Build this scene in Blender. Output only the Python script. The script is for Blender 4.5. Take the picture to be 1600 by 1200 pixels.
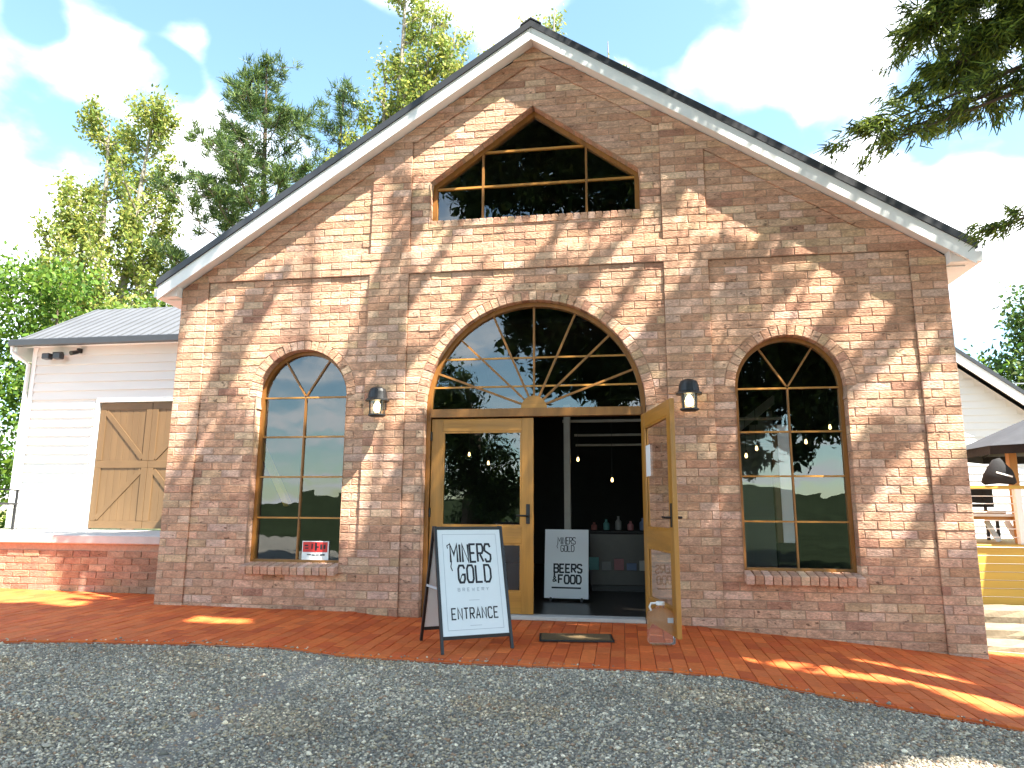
import bpy, math, random
import numpy as np
from mathutils import Matrix, Vector
R = math.radians
for o in list(bpy.data.objects): bpy.data.objects.remove(o, do_unlink=True)
sc = bpy.context.scene
COL = sc.collection
rng = np.random.default_rng(7); random.seed(7)

# ------------------------------------------------------------------ camera
CAM = np.array([1.0022, -7.8767, 1.1151]); YAW, PIT, ROL = R(8.929), R(10.275), R(0.3574); FOC = 1100.0
cd = bpy.data.cameras.new('camera'); cam = bpy.data.objects.new('camera', cd); COL.objects.link(cam)
cd.sensor_width = 36.0; cd.sensor_fit = 'HORIZONTAL'; cd.lens = FOC/1600*36; cd.clip_start = .05; cd.clip_end = 3000
_r0 = np.array([math.cos(YAW), math.sin(YAW), 0]); _f0 = np.array([-math.sin(YAW), math.cos(YAW), 0]); _z = np.array([0, 0, 1.])
_f = _f0*math.cos(PIT)+_z*math.sin(PIT); _u = -_f0*math.sin(PIT)+_z*math.cos(PIT)
_rt = math.cos(ROL)*_r0+math.sin(ROL)*_u; _up = -math.sin(ROL)*_r0+math.cos(ROL)*_u
cam.matrix_world = Matrix(((_rt[0], _up[0], -_f[0], CAM[0]), (_rt[1], _up[1], -_f[1], CAM[1]), (_rt[2], _up[2], -_f[2], CAM[2]), (0, 0, 0, 1)))
sc.camera = cam
def pix(P):   # used only to find which bricks show largest and to keep the shade canopy out of the view
    d = np.atleast_2d(P)-CAM; w = d@_f
    return 800+FOC*(d@_rt)/w, 600-FOC*(d@_up)/w, w

# ------------------------------------------------------------------ world, sun, exposure
SUN = np.array([2.4, -1.25, 4.0]); SUNN = SUN/np.linalg.norm(SUN)
w = bpy.data.worlds.new('World'); sc.world = w; w.use_nodes = True
nt = w.node_tree; N = nt.nodes; Lk = nt.links; N.clear()
def nn(t, **k):
    n = N.new(t)
    for a, b in k.items(): setattr(n, a, b)
    return n
sky = nn('ShaderNodeTexSky', sky_type='NISHITA', sun_disc=False, sun_elevation=math.asin(SUNN[2]), sun_rotation=math.atan2(SUN[0], SUN[1]), air_density=1.0, dust_density=.6, ozone_density=1.4, altitude=600)
tc = nn('ShaderNodeTexCoord'); sp = nn('ShaderNodeSeparateXYZ'); Lk.new(tc.outputs['Generated'], sp.inputs[0])
zc = nn('ShaderNodeMath', operation='MAXIMUM'); Lk.new(sp.outputs['Z'], zc.inputs[0]); zc.inputs[1].default_value = 0.0
za = nn('ShaderNodeMath', operation='ADD'); Lk.new(zc.outputs[0], za.inputs[0]); za.inputs[1].default_value = .22
dx = nn('ShaderNodeMath', operation='DIVIDE'); Lk.new(sp.outputs['X'], dx.inputs[0]); Lk.new(za.outputs[0], dx.inputs[1])
dy = nn('ShaderNodeMath', operation='DIVIDE'); Lk.new(sp.outputs['Y'], dy.inputs[0]); Lk.new(za.outputs[0], dy.inputs[1])
cb = nn('ShaderNodeCombineXYZ'); Lk.new(dx.outputs[0], cb.inputs[0]); Lk.new(dy.outputs[0], cb.inputs[1]); cb.inputs[2].default_value = 3.7
nz = nn('ShaderNodeTexNoise'); nz.inputs['Scale'].default_value = 3.2; nz.inputs['Detail'].default_value = 8; nz.inputs['Roughness'].default_value = .5; nz.inputs['Distortion'].default_value = .15
Lk.new(cb.outputs[0], nz.inputs['Vector'])
hz = nn('ShaderNodeMapRange'); Lk.new(zc.outputs[0], hz.inputs['Value']); hz.inputs['From Min'].default_value = 0; hz.inputs['From Max'].default_value = .55; hz.inputs['To Min'].default_value = .07; hz.inputs['To Max'].default_value = 0.0
ad = nn('ShaderNodeMath', operation='ADD'); Lk.new(nz.outputs['Fac'], ad.inputs[0]); Lk.new(hz.outputs[0], ad.inputs[1])
CLOUDS = [((-0.578, 0.634, 0.513), 0.99625, 0.16), ((-0.567, 0.66, 0.493), 0.99768, 0.1), ((-0.49, 0.667, 0.561), 0.99859, 0.13), ((0.041, 0.838, 0.543), 0.99616, 0.13), ((0.184, 0.795, 0.578), 0.9929, 0.18), ((0.136, 0.843, 0.52), 0.99585, 0.13), ((0.252, 0.821, 0.512), 0.9971, 0.12), ((0.301, 0.867, 0.398), 0.99718, 0.14), ((0.414, 0.839, 0.353), 0.99564, 0.2), ((0.389, 0.875, 0.289), 0.99575, 0.2), ((-0.678, 0.655, 0.332), 0.99246, 0.16), ((-0.531, 0.765, 0.363), 0.99645, 0.18), ((-0.64, 0.714, 0.283), 0.99005, 0.15), ((-0.11, 0.784, 0.611), 0.99609, 0.1), ((-0.405, 0.709, 0.578), 0.99651, -0.2), ((-0.324, 0.778, 0.539), 0.99435, -0.2), ((-0.615, 0.592, 0.521), 0.99934, -0.12), ((0.049, 0.801, 0.597), 0.99852, -0.14), ((0.177, 0.879, 0.443), 0.99764, -0.2), ((0.264, 0.85, 0.456), 0.99909, -0.12), ((0.344, 0.839, 0.422), 0.99922, -0.12), ((0.348, 0.793, 0.5), 0.99902, -0.1), ((-0.533, 0.685, 0.498), 0.99911, -0.15), ((-0.445, 0.73, 0.519), 0.99814, -0.12)]+[((-.46, -.875, .15), .985, .05), ((-.42, -.88, .24), .988, .06), ((-.38, -.90, .19), .993, -.10)]   # (direction, cosine of the rim, density): cumulus heaps and clear patches
acc = ad.outputs[0]
for d_, c_, a_ in CLOUDS:
    vd = nn('ShaderNodeVectorMath', operation='DOT_PRODUCT'); Lk.new(tc.outputs['Generated'], vd.inputs[0]); vd.inputs[1].default_value = d_
    mr = nn('ShaderNodeMapRange', interpolation_type='SMOOTHSTEP'); Lk.new(vd.outputs['Value'], mr.inputs['Value']); mr.inputs['From Min'].default_value = c_; mr.inputs['From Max'].default_value = 1.0; mr.inputs['To Min'].default_value = 0; mr.inputs['To Max'].default_value = a_
    sm = nn('ShaderNodeMath', operation='ADD'); Lk.new(acc, sm.inputs[0]); Lk.new(mr.outputs[0], sm.inputs[1]); acc = sm.outputs[0]
rp = nn('ShaderNodeMapRange', interpolation_type='SMOOTHSTEP'); Lk.new(acc, rp.inputs['Value']); rp.inputs['From Min'].default_value = .49; rp.inputs['From Max'].default_value = .76
mx = nn('ShaderNodeMix', data_type='RGBA'); Lk.new(rp.outputs[0], mx.inputs['Factor']); 
tn = nn('ShaderNodeMix', data_type='RGBA', blend_type='MULTIPLY'); tn.inputs['Factor'].default_value = 1; Lk.new(sky.outputs[0], tn.inputs['A']); tn.inputs['B'].default_value = (.98, 1.06, .94, 1)
Lk.new(tn.outputs['Result'], mx.inputs['A']); mx.inputs['B'].default_value = (6.6, 6.7, 6.8, 1)
bg = nn('ShaderNodeBackground'); Lk.new(mx.outputs['Result'], bg.inputs['Color']); bg.inputs['Strength'].default_value = .100
wo_ = nn('ShaderNodeOutputWorld'); Lk.new(bg.outputs[0], wo_.inputs['Surface'])
sd = bpy.data.lights.new('sun', 'SUN'); sd.energy = 5.0; sd.angle = R(.5); sd.color = (1, .945, .84)
so = bpy.data.objects.new('sun', sd); COL.objects.link(so)
so.rotation_euler = Vector(SUN).to_track_quat('Z', 'Y').to_euler(); so.location = (12, -6, 25)
vs = sc.view_settings; vs.view_transform = 'Standard'; vs.look = 'None'; vs.exposure = 2.38; vs.gamma = 1.0; vs.use_curve_mapping = False
sc.render.engine = 'CYCLES'; sc.cycles.max_bounces = 8; sc.cycles.transparent_max_bounces = 16

# ------------------------------------------------------------------ materials
def mat(name, col=(.5, .5, .5), rough=.6, nscale=None, namt=.2, bscale=None, bstr=.2, attr=False, metal=0., stretch=(1, 1, 1), spec=.5, n2=None, transl=0., coat=0., spots=None, n3=None):
    m = bpy.data.materials.new(name); m.use_nodes = True; t = m.node_tree; n = t.nodes; l = t.links; p = n['Principled BSDF']
    p.inputs['Roughness'].default_value = rough; p.inputs['Metallic'].default_value = metal; p.inputs['Specular IOR Level'].default_value = spec
    if coat: p.inputs['Coat Weight'].default_value = coat
    tc = n.new('ShaderNodeTexCoord'); mp = n.new('ShaderNodeMapping'); l.new(tc.outputs['Object'], mp.inputs['Vector']); mp.inputs['Scale'].default_value = stretch
    if attr:
        a = n.new('ShaderNodeAttribute'); a.attribute_name = 'tint'; src = a.outputs['Color']
    else:
        a = n.new('ShaderNodeRGB'); a.outputs[0].default_value = (*col, 1); src = a.outputs[0]
    def mul(src, scale, amt, detail=6):
        z = n.new('ShaderNodeTexNoise'); z.inputs['Scale'].default_value = scale; z.inputs['Detail'].default_value = detail; z.inputs['Roughness'].default_value = .65; l.new(mp.outputs[0], z.inputs['Vector'])
        r = n.new('ShaderNodeMapRange'); l.new(z.outputs['Fac'], r.inputs['Value']); r.inputs['From Min'].default_value = .25; r.inputs['From Max'].default_value = .75; r.inputs['To Min'].default_value = 1-amt; r.inputs['To Max'].default_value = 1+amt
        x = n.new('ShaderNodeMix'); x.data_type = 'RGBA'; x.blend_type = 'MULTIPLY'; x.inputs['Factor'].default_value = 1; l.new(src, x.inputs['A']); l.new(r.outputs[0], x.inputs['B'])
        return x.outputs['Result']
    if nscale: src = mul(src, nscale, namt)
    if n2: src = mul(src, n2[0], n2[1])
    if n3: src = mul(src, n3[0], n3[1], 4)
    if spots:   # small dark pits and soot marks
        z = n.new('ShaderNodeTexNoise'); z.inputs['Scale'].default_value = spots[0]; z.inputs['Detail'].default_value = 3; l.new(mp.outputs[0], z.inputs['Vector'])
        r = n.new('ShaderNodeMapRange'); r.interpolation_type = 'SMOOTHSTEP'; l.new(z.outputs['Fac'], r.inputs['Value']); r.inputs['From Min'].default_value = spots[1]; r.inputs['From Max'].default_value = spots[1]+.07; r.inputs['To Min'].default_value = 1; r.inputs['To Max'].default_value = spots[2]
        x = n.new('ShaderNodeMix'); x.data_type = 'RGBA'; x.blend_type = 'MULTIPLY'; x.inputs['Factor'].default_value = 1; l.new(src, x.inputs['A']); l.new(r.outputs[0], x.inputs['B']); src = x.outputs['Result']
    l.new(src, p.inputs['Base Color'])
    if bscale:
        z = n.new('ShaderNodeTexNoise'); z.inputs['Scale'].default_value = bscale; z.inputs['Detail'].default_value = 5; l.new(mp.outputs[0], z.inputs['Vector'])
        b = n.new('ShaderNodeBump'); b.inputs['Strength'].default_value = bstr; b.inputs['Distance'].default_value = .01; l.new(z.outputs['Fac'], b.inputs['Height']); l.new(b.outputs[0], p.inputs['Normal'])
    if transl:
        d = n.new('ShaderNodeBsdfTranslucent'); l.new(src, d.inputs['Color']); x = n.new('ShaderNodeMixShader'); x.inputs[0].default_value = transl
        l.new(p.outputs[0], x.inputs[1]); l.new(d.outputs[0], x.inputs[2]); l.new(x.outputs[0], n['Material Output'].inputs['Surface'])
    return m
def emit(name, col, s):
    m = bpy.data.materials.new(name); m.use_nodes = True; p = m.node_tree.nodes['Principled BSDF']
    p.inputs['Base Color'].default_value = (*col, 1); p.inputs['Emission Color'].default_value = (*col, 1); p.inputs['Emission Strength'].default_value = s
    return m
def glassmat(name, tint, base, gain, rough=0.0):
    m = bpy.data.materials.new(name); m.use_nodes = True; t = m.node_tree; n = t.nodes; l = t.links; n.remove(n['Principled BSDF'])
    tr = n.new('ShaderNodeBsdfTransparent'); tr.inputs[0].default_value = (*tint, 1)
    g = n.new('ShaderNodeBsdfGlossy'); g.inputs['Roughness'].default_value = rough; g.inputs[0].default_value = (.93, .98, 1, 1)
    ge = n.new('ShaderNodeNewGeometry'); dt = n.new('ShaderNodeVectorMath'); dt.operation = 'DOT_PRODUCT'; l.new(ge.outputs['Normal'], dt.inputs[0]); l.new(ge.outputs['Incoming'], dt.inputs[1])
    def mth(op, u, v=None):
        q = n.new('ShaderNodeMath'); q.operation = op
        for i, k in enumerate((u, v)):
            if k is None: continue
            if isinstance(k, (int, float)): q.inputs[i].default_value = k
            else: l.new(k, q.inputs[i])
        return q.outputs[0]
    sch = mth('POWER', mth('SUBTRACT', 1.0, mth('ABSOLUTE', dt.outputs['Value'])), 5.0)
    tcg = n.new('ShaderNodeTexCoord'); zg_ = n.new('ShaderNodeTexNoise'); zg_.inputs['Scale'].default_value = 4.0; zg_.inputs['Detail'].default_value = 1; l.new(tcg.outputs['Object'], zg_.inputs['Vector'])
    bp_ = n.new('ShaderNodeBump'); bp_.inputs['Strength'].default_value = .05; bp_.inputs['Distance'].default_value = .02; l.new(zg_.outputs['Fac'], bp_.inputs['Height']); l.new(bp_.outputs[0], g.inputs['Normal'])
    a = n.new('ShaderNodeMath'); a.operation = 'MULTIPLY_ADD'; a.use_clamp = True; l.new(sch, a.inputs[0]); a.inputs[1].default_value = gain; a.inputs[2].default_value = base
    x = n.new('ShaderNodeMixShader'); l.new(a.outputs[0], x.inputs[0]); l.new(tr.outputs[0], x.inputs[1]); l.new(g.outputs[0], x.inputs[2])
    l.new(x.outputs[0], n['Material Output'].inputs['Surface'])
    return m
MT = dict(
 brick=mat('brick', attr=True, rough=.92, nscale=13, namt=.34, n2=(60, .38), bscale=55, bstr=.9, spec=.15, spots=(21, .635, .42), n3=(.9, .16), stretch=(.6, 1, 1.25)),
 paver=mat('paver', attr=True, rough=.75, nscale=25, namt=.16, n2=(1.1, .12), bscale=150, bstr=.25, spec=.3),
 mortar=mat('mortar', (.42, .275, .19), .95, 30, .2, 200, .4),
 timber=mat('stained_timber', (.42, .19, .03), .45, 11, .34, 30, .2, stretch=(1, 1, .07), coat=.1),
 timberh=mat('stained_timber_rail', (.42, .19, .03), .45, 11, .34, 30, .2, stretch=(.07, 1, 1), coat=.1),
 frame=mat('window_timber', (.27, .115, .022), .45, 9, .35, 30, .15, stretch=(1, 1, .08)),
 white=mat('white_paint', (.80, .80, .78), .45, 3, .05),
 wboard=mat('weatherboard_paint', (.66, .65, .62), .5, 2.5, .06, stretch=(.15, 1, 1)),
 char=mat('charcoal_steel', (.035, .037, .042), .4, 6, .15),
 zinc=mat('pale_steel_roof', (.105, .11, .12), .6, 2, .12, metal=.1),
 black=mat('black_metal', (.012, .012, .013), .45, 20, .2),
 barn=mat('barn_timber', (.145, .083, .034), .6, 7, .2, 40, .15, stretch=(1, 1, .06)),
 barnh=mat('barn_timber_rail', (.145, .083, .034), .6, 7, .2, 40, .15, stretch=(.3, 1, .3)),
 conc=mat('concrete', (.52, .50, .47), .85, 5, .12, 80, .2),
 stone=mat('sandstone', (.20, .16, .105), .9, 4, .25, 30, .5, n2=(22, .15)),
 deck=mat('treated_pine', (.46, .31, .05), .6, 6, .18, 30, .15, stretch=(.06, 1, 1)),
 gravel=mat('gravel_bed', (.25, .225, .19), .95, 110, .6, 160, 1.0, n2=(2.2, .12)),
 stones=mat('gravel_stone', attr=True, rough=.85, nscale=60, namt=.15, spec=.3),
 grass=mat('dry_lawn', (.22, .21, .06), .95, 3, .3, 40, .5),
 hill=mat('hill_scrub', (.028, .038, .020), 1.0, .2, .4, spec=0.0),
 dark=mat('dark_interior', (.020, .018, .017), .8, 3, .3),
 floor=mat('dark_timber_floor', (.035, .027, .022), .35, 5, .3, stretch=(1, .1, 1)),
 joist=mat('interior_steel', (.35, .31, .26), .5, 6, .15),
 bark=mat('bark', (.10, .072, .05), .95, 6, .4, 18, .7, stretch=(1, 1, .25)),
 palebark=mat('pale_bark', (.26, .22, .17), .9, 6, .3, 18, .5, stretch=(1, 1, .25)),
 leaf=mat('leaf', attr=True, rough=.55, spec=.35, transl=.45),
 needle=mat('needle', attr=True, rough=.6, spec=.3, transl=.35),
 mat=mat('coir_mat', (.13, .085, .035), .98, 90, .4, 120, .9),
 ink=mat('black_ink', (.012, .013, .018), .6),
 redink=mat('red_ink', (.62, .03, .025), .5, 60, .15),
 board=mat('sign_board', (.74, .77, .78), .35, 4, .03),
 greyline=mat('grey_ink', (.42, .45, .48), .5),
 umb=mat('umbrella_cloth', (.045, .047, .055), .8, 10, .2),
 orange=mat('varnished_pine', (.46, .22, .05), .5, 6, .2, stretch=(1, 1, .1)),
 bag=mat('black_fabric', (.012, .012, .014), .9, 15, .3, 60, .4),
 paper=mat('white_paper', (.82, .82, .82), .7),
 glass=glassmat('window_glass', (.82, .85, .86), .115, .85),
 dglass=glassmat('clear_door_glass', (.88, .88, .86), .06, .7),
 lglass=glassmat('lantern_glass', (.95, .9, .8), .06, .8),
 bulb=emit('warm_bulb', (1, .80, .45), 2.2),
 pend=emit('pendant_filament', (1, .66, .25), 1.6),
)
pj = bpy.data.materials.new('clear_plastic'); pj.use_nodes = True; _p = pj.node_tree.nodes['Principled BSDF']
_p.inputs['Base Color'].default_value = (.98, .95, .94, 1); _p.inputs['Roughness'].default_value = .06; _p.inputs['Transmission Weight'].default_value = .95; _p.inputs['IOR'].default_value = 1.12; MT['plastic'] = pj

# ------------------------------------------------------------------ helpers
def tag(o, label=None, cat=None, group=None, kind=None):
    if label: o['label'] = label
    if cat: o['category'] = cat
    if group: o['group'] = group
    if kind: o['kind'] = kind
    return o
def empty(name, loc=(0, 0, 0), rz=0, parent=None):
    o = bpy.data.objects.new(name, None); COL.objects.link(o); o.location = loc; o.rotation_euler = (0, 0, rz); o.empty_display_size = .2
    if parent: o.parent = parent
    return o
def link(name, me, m, parent=None, loc=None, rot=None):
    if m is not None and not me.materials: me.materials.append(MT[m] if isinstance(m, str) else m)
    o = bpy.data.objects.new(name, me); COL.objects.link(o)
    if parent: o.parent = parent
    if loc is not None: o.location = loc
    if rot is not None: o.rotation_euler = rot
    return o
class MB:
    def __init__(s): s.v = []; s.f = []; s.c = []
    def add(s, v, f, c=None):
        b = len(s.v); s.v += [tuple(map(float, p)) for p in v]; s.f += [tuple(i+b for i in q) for q in f]
        if c is not None: s.c += [c]*len(v)
        return s
    def box(s, x0, x1, y0, y1, z0, z1, c=None):
        return s.add([(x0, y0, z0), (x1, y0, z0), (x1, y1, z0), (x0, y1, z0), (x0, y0, z1), (x1, y0, z1), (x1, y1, z1), (x0, y1, z1)],
              [(3, 2, 1, 0), (4, 5, 6, 7), (0, 1, 5, 4), (1, 2, 6, 5), (2, 3, 7, 6), (3, 0, 4, 7)], c)
    def cbox(s, x0, x1, y0, y1, z0, z1, b=.006, c=None):   # box with bevelled edges
        X = (x0, x0+b, x1-b, x1); Y = (y0, y0+b, y1-b, y1); Z = (z0, z0+b, z1-b, z1)
        V = [(X[i], Y[j], Z[0]) for i in (1, 2) for j in (1, 2)]
        rings = []
        v = []
        def ring(zz, xa, xb, ya, yb, k):
            return [(xa+k, ya, zz), (xb-k, ya, zz), (xb, ya+k, zz), (xb, yb-k, zz), (xb-k, yb, zz), (xa+k, yb, zz), (xa, yb-k, zz), (xa, ya+k, zz)]
        for zz, i in ((z0, b), (z0+b, 0), (z1-b, 0), (z1, b)): v += ring(zz, x0+i, x1-i, y0+i, y1-i, b*.7)
        f = [tuple(range(7, -1, -1)), tuple(range(24, 32))]
        for r in range(3):
            for i in range(8): f.append((r*8+i, r*8+(i+1) % 8, r*8+8+(i+1) % 8, r*8+8+i))
        return s.add(v, f, c)
    def bar(s, a, b, w, d=None, up=(0, 0, 1), c=None):
        a = np.array(a, float); b = np.array(b, float); t = b-a; L = np.linalg.norm(t); t /= L; up = np.array(up, float)
        x = np.cross(t, up); 
        if np.linalg.norm(x) < 1e-4: x = np.cross(t, (1, 0, 0.))
        x /= np.linalg.norm(x); y = np.cross(x, t); d = d or w
        q = [a+x*i*w/2+y*j*d/2 for i, j in ((-1, -1), (1, -1), (1, 1), (-1, 1))]+[b+x*i*w/2+y*j*d/2 for i, j in ((-1, -1), (1, -1), (1, 1), (-1, 1))]
        return s.add(q, [(3, 2, 1, 0), (4, 5, 6, 7), (0, 1, 5, 4), (1, 2, 6, 5), (2, 3, 7, 6), (3, 0, 4, 7)], c)
    def tube(s, pts, rad, n=8, cap=True, c=None):
        pts = [np.array(p, float) for p in pts]; m = len(pts); rad = rad if hasattr(rad, '__len__') else [rad]*m; v = []
        px = None
        for i, p in enumerate(pts):
            t = pts[min(i+1, m-1)]-pts[max(i-1, 0)]; t = t/(np.linalg.norm(t)+1e-9)
            if px is None:
                px = np.cross(t, (0, 0, 1.)); 
                if np.linalg.norm(px) < 1e-3: px = np.array((1., 0, 0))
            px = px-t*np.dot(px, t); px /= np.linalg.norm(px); py = np.cross(t, px)
            for k in range(n):
                a = 2*math.pi*k/n; v.append(p+(px*math.cos(a)+py*math.sin(a))*rad[i])
        f = [(i*n+k, i*n+(k+1) % n, (i+1)*n+(k+1) % n, (i+1)*n+k) for i in range(m-1) for k in range(n)]
        if cap: f += [tuple(range(n-1, -1, -1)), tuple(range((m-1)*n, m*n))]
        return s.add(v, f, c)
    def lathe(s, prof, n=20, cx=0, cy=0, c=None):   # prof: (r,z)
        v = []; m = len(prof)
        for r, z in prof:
            for k in range(n): a = 2*math.pi*k/n; v.append((cx+r*math.cos(a), cy+r*math.sin(a), z))
        f = [(i*n+k, i*n+(k+1) % n, (i+1)*n+(k+1) % n, (i+1)*n+k) for i in range(m-1) for k in range(n)]
        f += [tuple(range(n-1, -1, -1)), tuple(range((m-1)*n, m*n))]
        return s.add(v, f, c)
    def prism(s, poly, y0, y1, c=None):   # poly in xz, extruded along y (counter-clockwise seen from -y)
        n = len(poly); v = [(x, y0, z) for x, z in poly]+[(x, y1, z) for x, z in poly]
        f = [tuple(range(n)), tuple(range(2*n-1, n-1, -1))]+[(i, i+n, (i+1) % n+n, (i+1) % n) for i in range(n)]
        return s.add(v, f, c)
    def arc(s, cx, cz, r0, r1, y0, y1, a0=0, a1=math.pi, n=28, c=None):
        v = []
        for i in range(n+1):
            a = a0+(a1-a0)*i/n; ca, sa = math.cos(a), math.sin(a)
            for r, y in ((r0, y0), (r1, y0), (r1, y1), (r0, y1)): v.append((cx+r*ca, y, cz+r*sa))
        f = [(i*4+k, i*4+(k+1) % 4, i*4+4+(k+1) % 4, i*4+4+k) for i in range(n) for k in range(4)]+[(3, 2, 1, 0), (n*4, n*4+1, n*4+2, n*4+3)]
        return s.add(v, f, c)
    def mesh(s, name):
        me = bpy.data.meshes.new(name); me.from_pydata(s.v, [], s.f); me.update()
        if s.c:
            a = me.color_attributes.new('tint', 'FLOAT_COLOR', 'POINT'); a.data.foreach_set('color', np.array([(*q, 1) for q in s.c], np.float32).ravel())
        return me
    def build(s, name, m, parent=None, loc=None, rot=None, smooth=False):
        me = s.mesh(name)
        if smooth:
            for p in me.polygons: p.use_smooth = True
        return link(name, me, m, parent, loc, rot)
def mesh_np(name, V, F, m, parent=None, col=None):
    V = np.asarray(V, np.float32); F = np.asarray(F, np.int32); k = F.shape[1]
    me = bpy.data.meshes.new(name); me.vertices.add(len(V)); me.vertices.foreach_set('co', V.ravel())
    me.loops.add(F.size); me.loops.foreach_set('vertex_index', F.ravel()); me.polygons.add(len(F))
    me.polygons.foreach_set('loop_start', np.arange(0, F.size, k, dtype=np.int32)); me.polygons.foreach_set('loop_total', np.full(len(F), k, np.int32))
    me.update(calc_edges=True)
    if col is not None:
        a = me.color_attributes.new('tint', 'FLOAT_COLOR', 'POINT'); c = np.ones((len(V), 4), np.float32); c[:, :3] = col; a.data.foreach_set('color', c.ravel())
    return link(name, me, m, parent)
def split(poly, p, n):   # convex polygon in xz cut by a line: returns (positive side, negative side)
    A, B = [], []
    for i in range(len(poly)):
        a, b = poly[i], poly[(i+1) % len(poly)]; da = (a[0]-p[0])*n[0]+(a[1]-p[1])*n[1]; db = (b[0]-p[0])*n[0]+(b[1]-p[1])*n[1]
        if da >= 0: A.append(a)
        if da <= 0: B.append(a)
        if da*db < 0:
            t = da/(da-db); q = (a[0]+t*(b[0]-a[0]), a[1]+t*(b[1]-a[1])); A.append(q); B.append(q)
    return A, B
def area(p): return abs(sum(p[i][0]*p[(i+1) % len(p)][1]-p[(i+1) % len(p)][0]*p[i][1] for i in range(len(p))))/2
def cuts(polys, p, n):
    o = []
    for q in polys:
        for h in split(q, p, n):
            if len(h) > 2 and area(h) > 1e-4: o.append(h)
    return o
def panes(polys, y, parent, m='glass', tilt=.0035):
    for q in polys:
        cx = sum(a for a, _ in q)/len(q); cz = sum(b for _, b in q)/len(q); tx, tz = rng.normal(0, tilt, 2)
        mb = MB(); v = [(a, y+tx*(a-cx)+tz*(b-cz), b) for a, b in q]; mb.add(v, [tuple(range(len(v)))])
        mb.build('pane', m, parent)

# ------------------------------------------------------------------ ground
BX = [-60, -12, -5, -2, -1.5, 1.7, 2.1, 3, 4.5, 6, 9, 60]; BZ = [.10, .10, .02, -.008, -.05, -.045, -.085, -.145, -.275, -.36, -.42, -.42]
def base(x): return np.interp(x, BX, BZ)
def pave_z(x, y): return base(x)+.025*np.minimum(np.asarray(y, float), 0)
EX = [-20, -9, -6.2, -4.6, -3.95, -3.35, -2.62, -1.75, -.8, -.45, .24, 1.10, 1.87, 2.47, 3.03, 3.6, 5.0, 8, 20]
EY = [-3.6, -3.0, -2.55, -2.15, -1.98, -1.9, -1.82, -1.80, -1.88, -1.93, -1.92, -1.93, -2.02, -2.22, -2.40, -2.52, -2.95, -3.8, -6]
def edge_y(x): return np.interp(x, EX, EY)
def ground_z(x, y):
    x = np.asarray(x, float); y = np.asarray(y, float); e = edge_y(x)
    z = pave_z(x, np.maximum(y, e))-.028+.03*np.clip(y-e, -6, 0)
    return z
g = np.unique(np.concatenate([np.linspace(-10, 10, 61), [-1500, -600, -250, -120, -70, -45, -30, -20, -15, 15, 20, 30, 45, 70, 120, 250, 600, 1500]]))
gy = np.unique(np.concatenate([np.linspace(-9, 3, 61), [-1500, -600, -250, -120, -60, -30, -18, -12, 5, 8, 12, 18, 30, 60, 120, 250, 600, 1500]]))
XX, YY = np.meshgrid(g, gy); ZZ = ground_z(XX, YY)
nx, ny = len(g), len(gy); idx = np.arange(nx*ny).reshape(ny, nx)
F = np.stack([idx[:-1, :-1], idx[:-1, 1:], idx[1:, 1:], idx[1:, :-1]], -1).reshape(-1, 4)
gr = mesh_np('ground', np.stack([XX, YY, ZZ], -1).reshape(-1, 3), F, 'gravel'); tag(gr, kind='structure')
for p in gr.data.polygons: p.use_smooth = True
lw = MB(); lw.add([(-200, 6.5, .12), (-9.9, 6.5, .12), (-9.9, 200, .3), (-200, 200, .3)], [(0, 1, 2, 3)]); lw.add([(-200, -4.5, .09), (-14, -4.5, .09), (-14, 6.5, .12), (-200, 6.5, .12)], [(0, 1, 2, 3)])
tag(lw.build('lawn', 'grass'), kind='structure')
lw = MB(); lw.add([(-90, -88, .05), (90, -88, .05), (60, -10, -.24), (-60, -10, -.24)], [(0, 1, 2, 3)]); tag(lw.build('meadow', 'hill'), kind='structure')
# distant hills in front of the hall (seen mirrored in the panes)
hv, hf = [], []
xs = np.linspace(-260, 260, 80)
for i, x in enumerate(xs):
    h = 2.6+1.2*math.sin(x*.021+1)+.7*math.sin(x*.067)+.4*math.sin(x*.31); hv += [(x, -90-.0006*x*x, -1), (x, -120, max(h, 1.5)), (x, -170, -1)]
for i in range(79):
    for k in range(2): hf.append((i*3+k, i*3+3+k, i*3+4+k, i*3+1+k))
h_ = MB(); h_.add(hv, hf); tag(h_.build('hills', 'hill', smooth=True), kind='structure')

# loose gravel: small stones lying on the drive
NS = 170000
sx = rng.uniform(-7.5, 5.8, NS*2); sy = rng.uniform(-5.7, -1.7, NS*2)
k = (sy < edge_y(sx)-.01+np.where(rng.random(NS*2) < .10, rng.exponential(.035, NS*2), 0)) & (np.abs(pix(np.stack([sx, sy, ground_z(sx, sy)], 1))[0]-800) < 900); sx, sy = sx[k][:NS], sy[k][:NS]; NS = len(sx)
sz = np.where(sy > edge_y(sx), pave_z(sx, sy), ground_z(sx, sy)); r = rng.gamma(4, .0016, NS)+.003
oct_ = np.array([(1, 0, 0), (0, 1, 0), (-1, 0, 0), (0, -1, 0), (0, 0, 1), (0, 0, -1)], float)
V = oct_[None]*r[:, None, None]*rng.uniform(.55, 1.3, (NS, 6, 1)); V[:, :, 2] *= .6
an = rng.uniform(0, 6.28, NS); ca, sa = np.cos(an)[:, None], np.sin(an)[:, None]
V = np.stack([V[..., 0]*ca-V[..., 1]*sa, V[..., 0]*sa+V[..., 1]*ca, V[..., 2]], -1)+rng.normal(0, .12, (NS, 6, 3))*r[:, None, None]
V += np.stack([sx, sy, sz+r*.3], 1)[:, None]
fo = np.array([(0, 1, 4), (1, 2, 4), (2, 3, 4), (3, 0, 4), (1, 0, 5), (2, 1, 5), (3, 2, 5), (0, 3, 5)])
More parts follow.
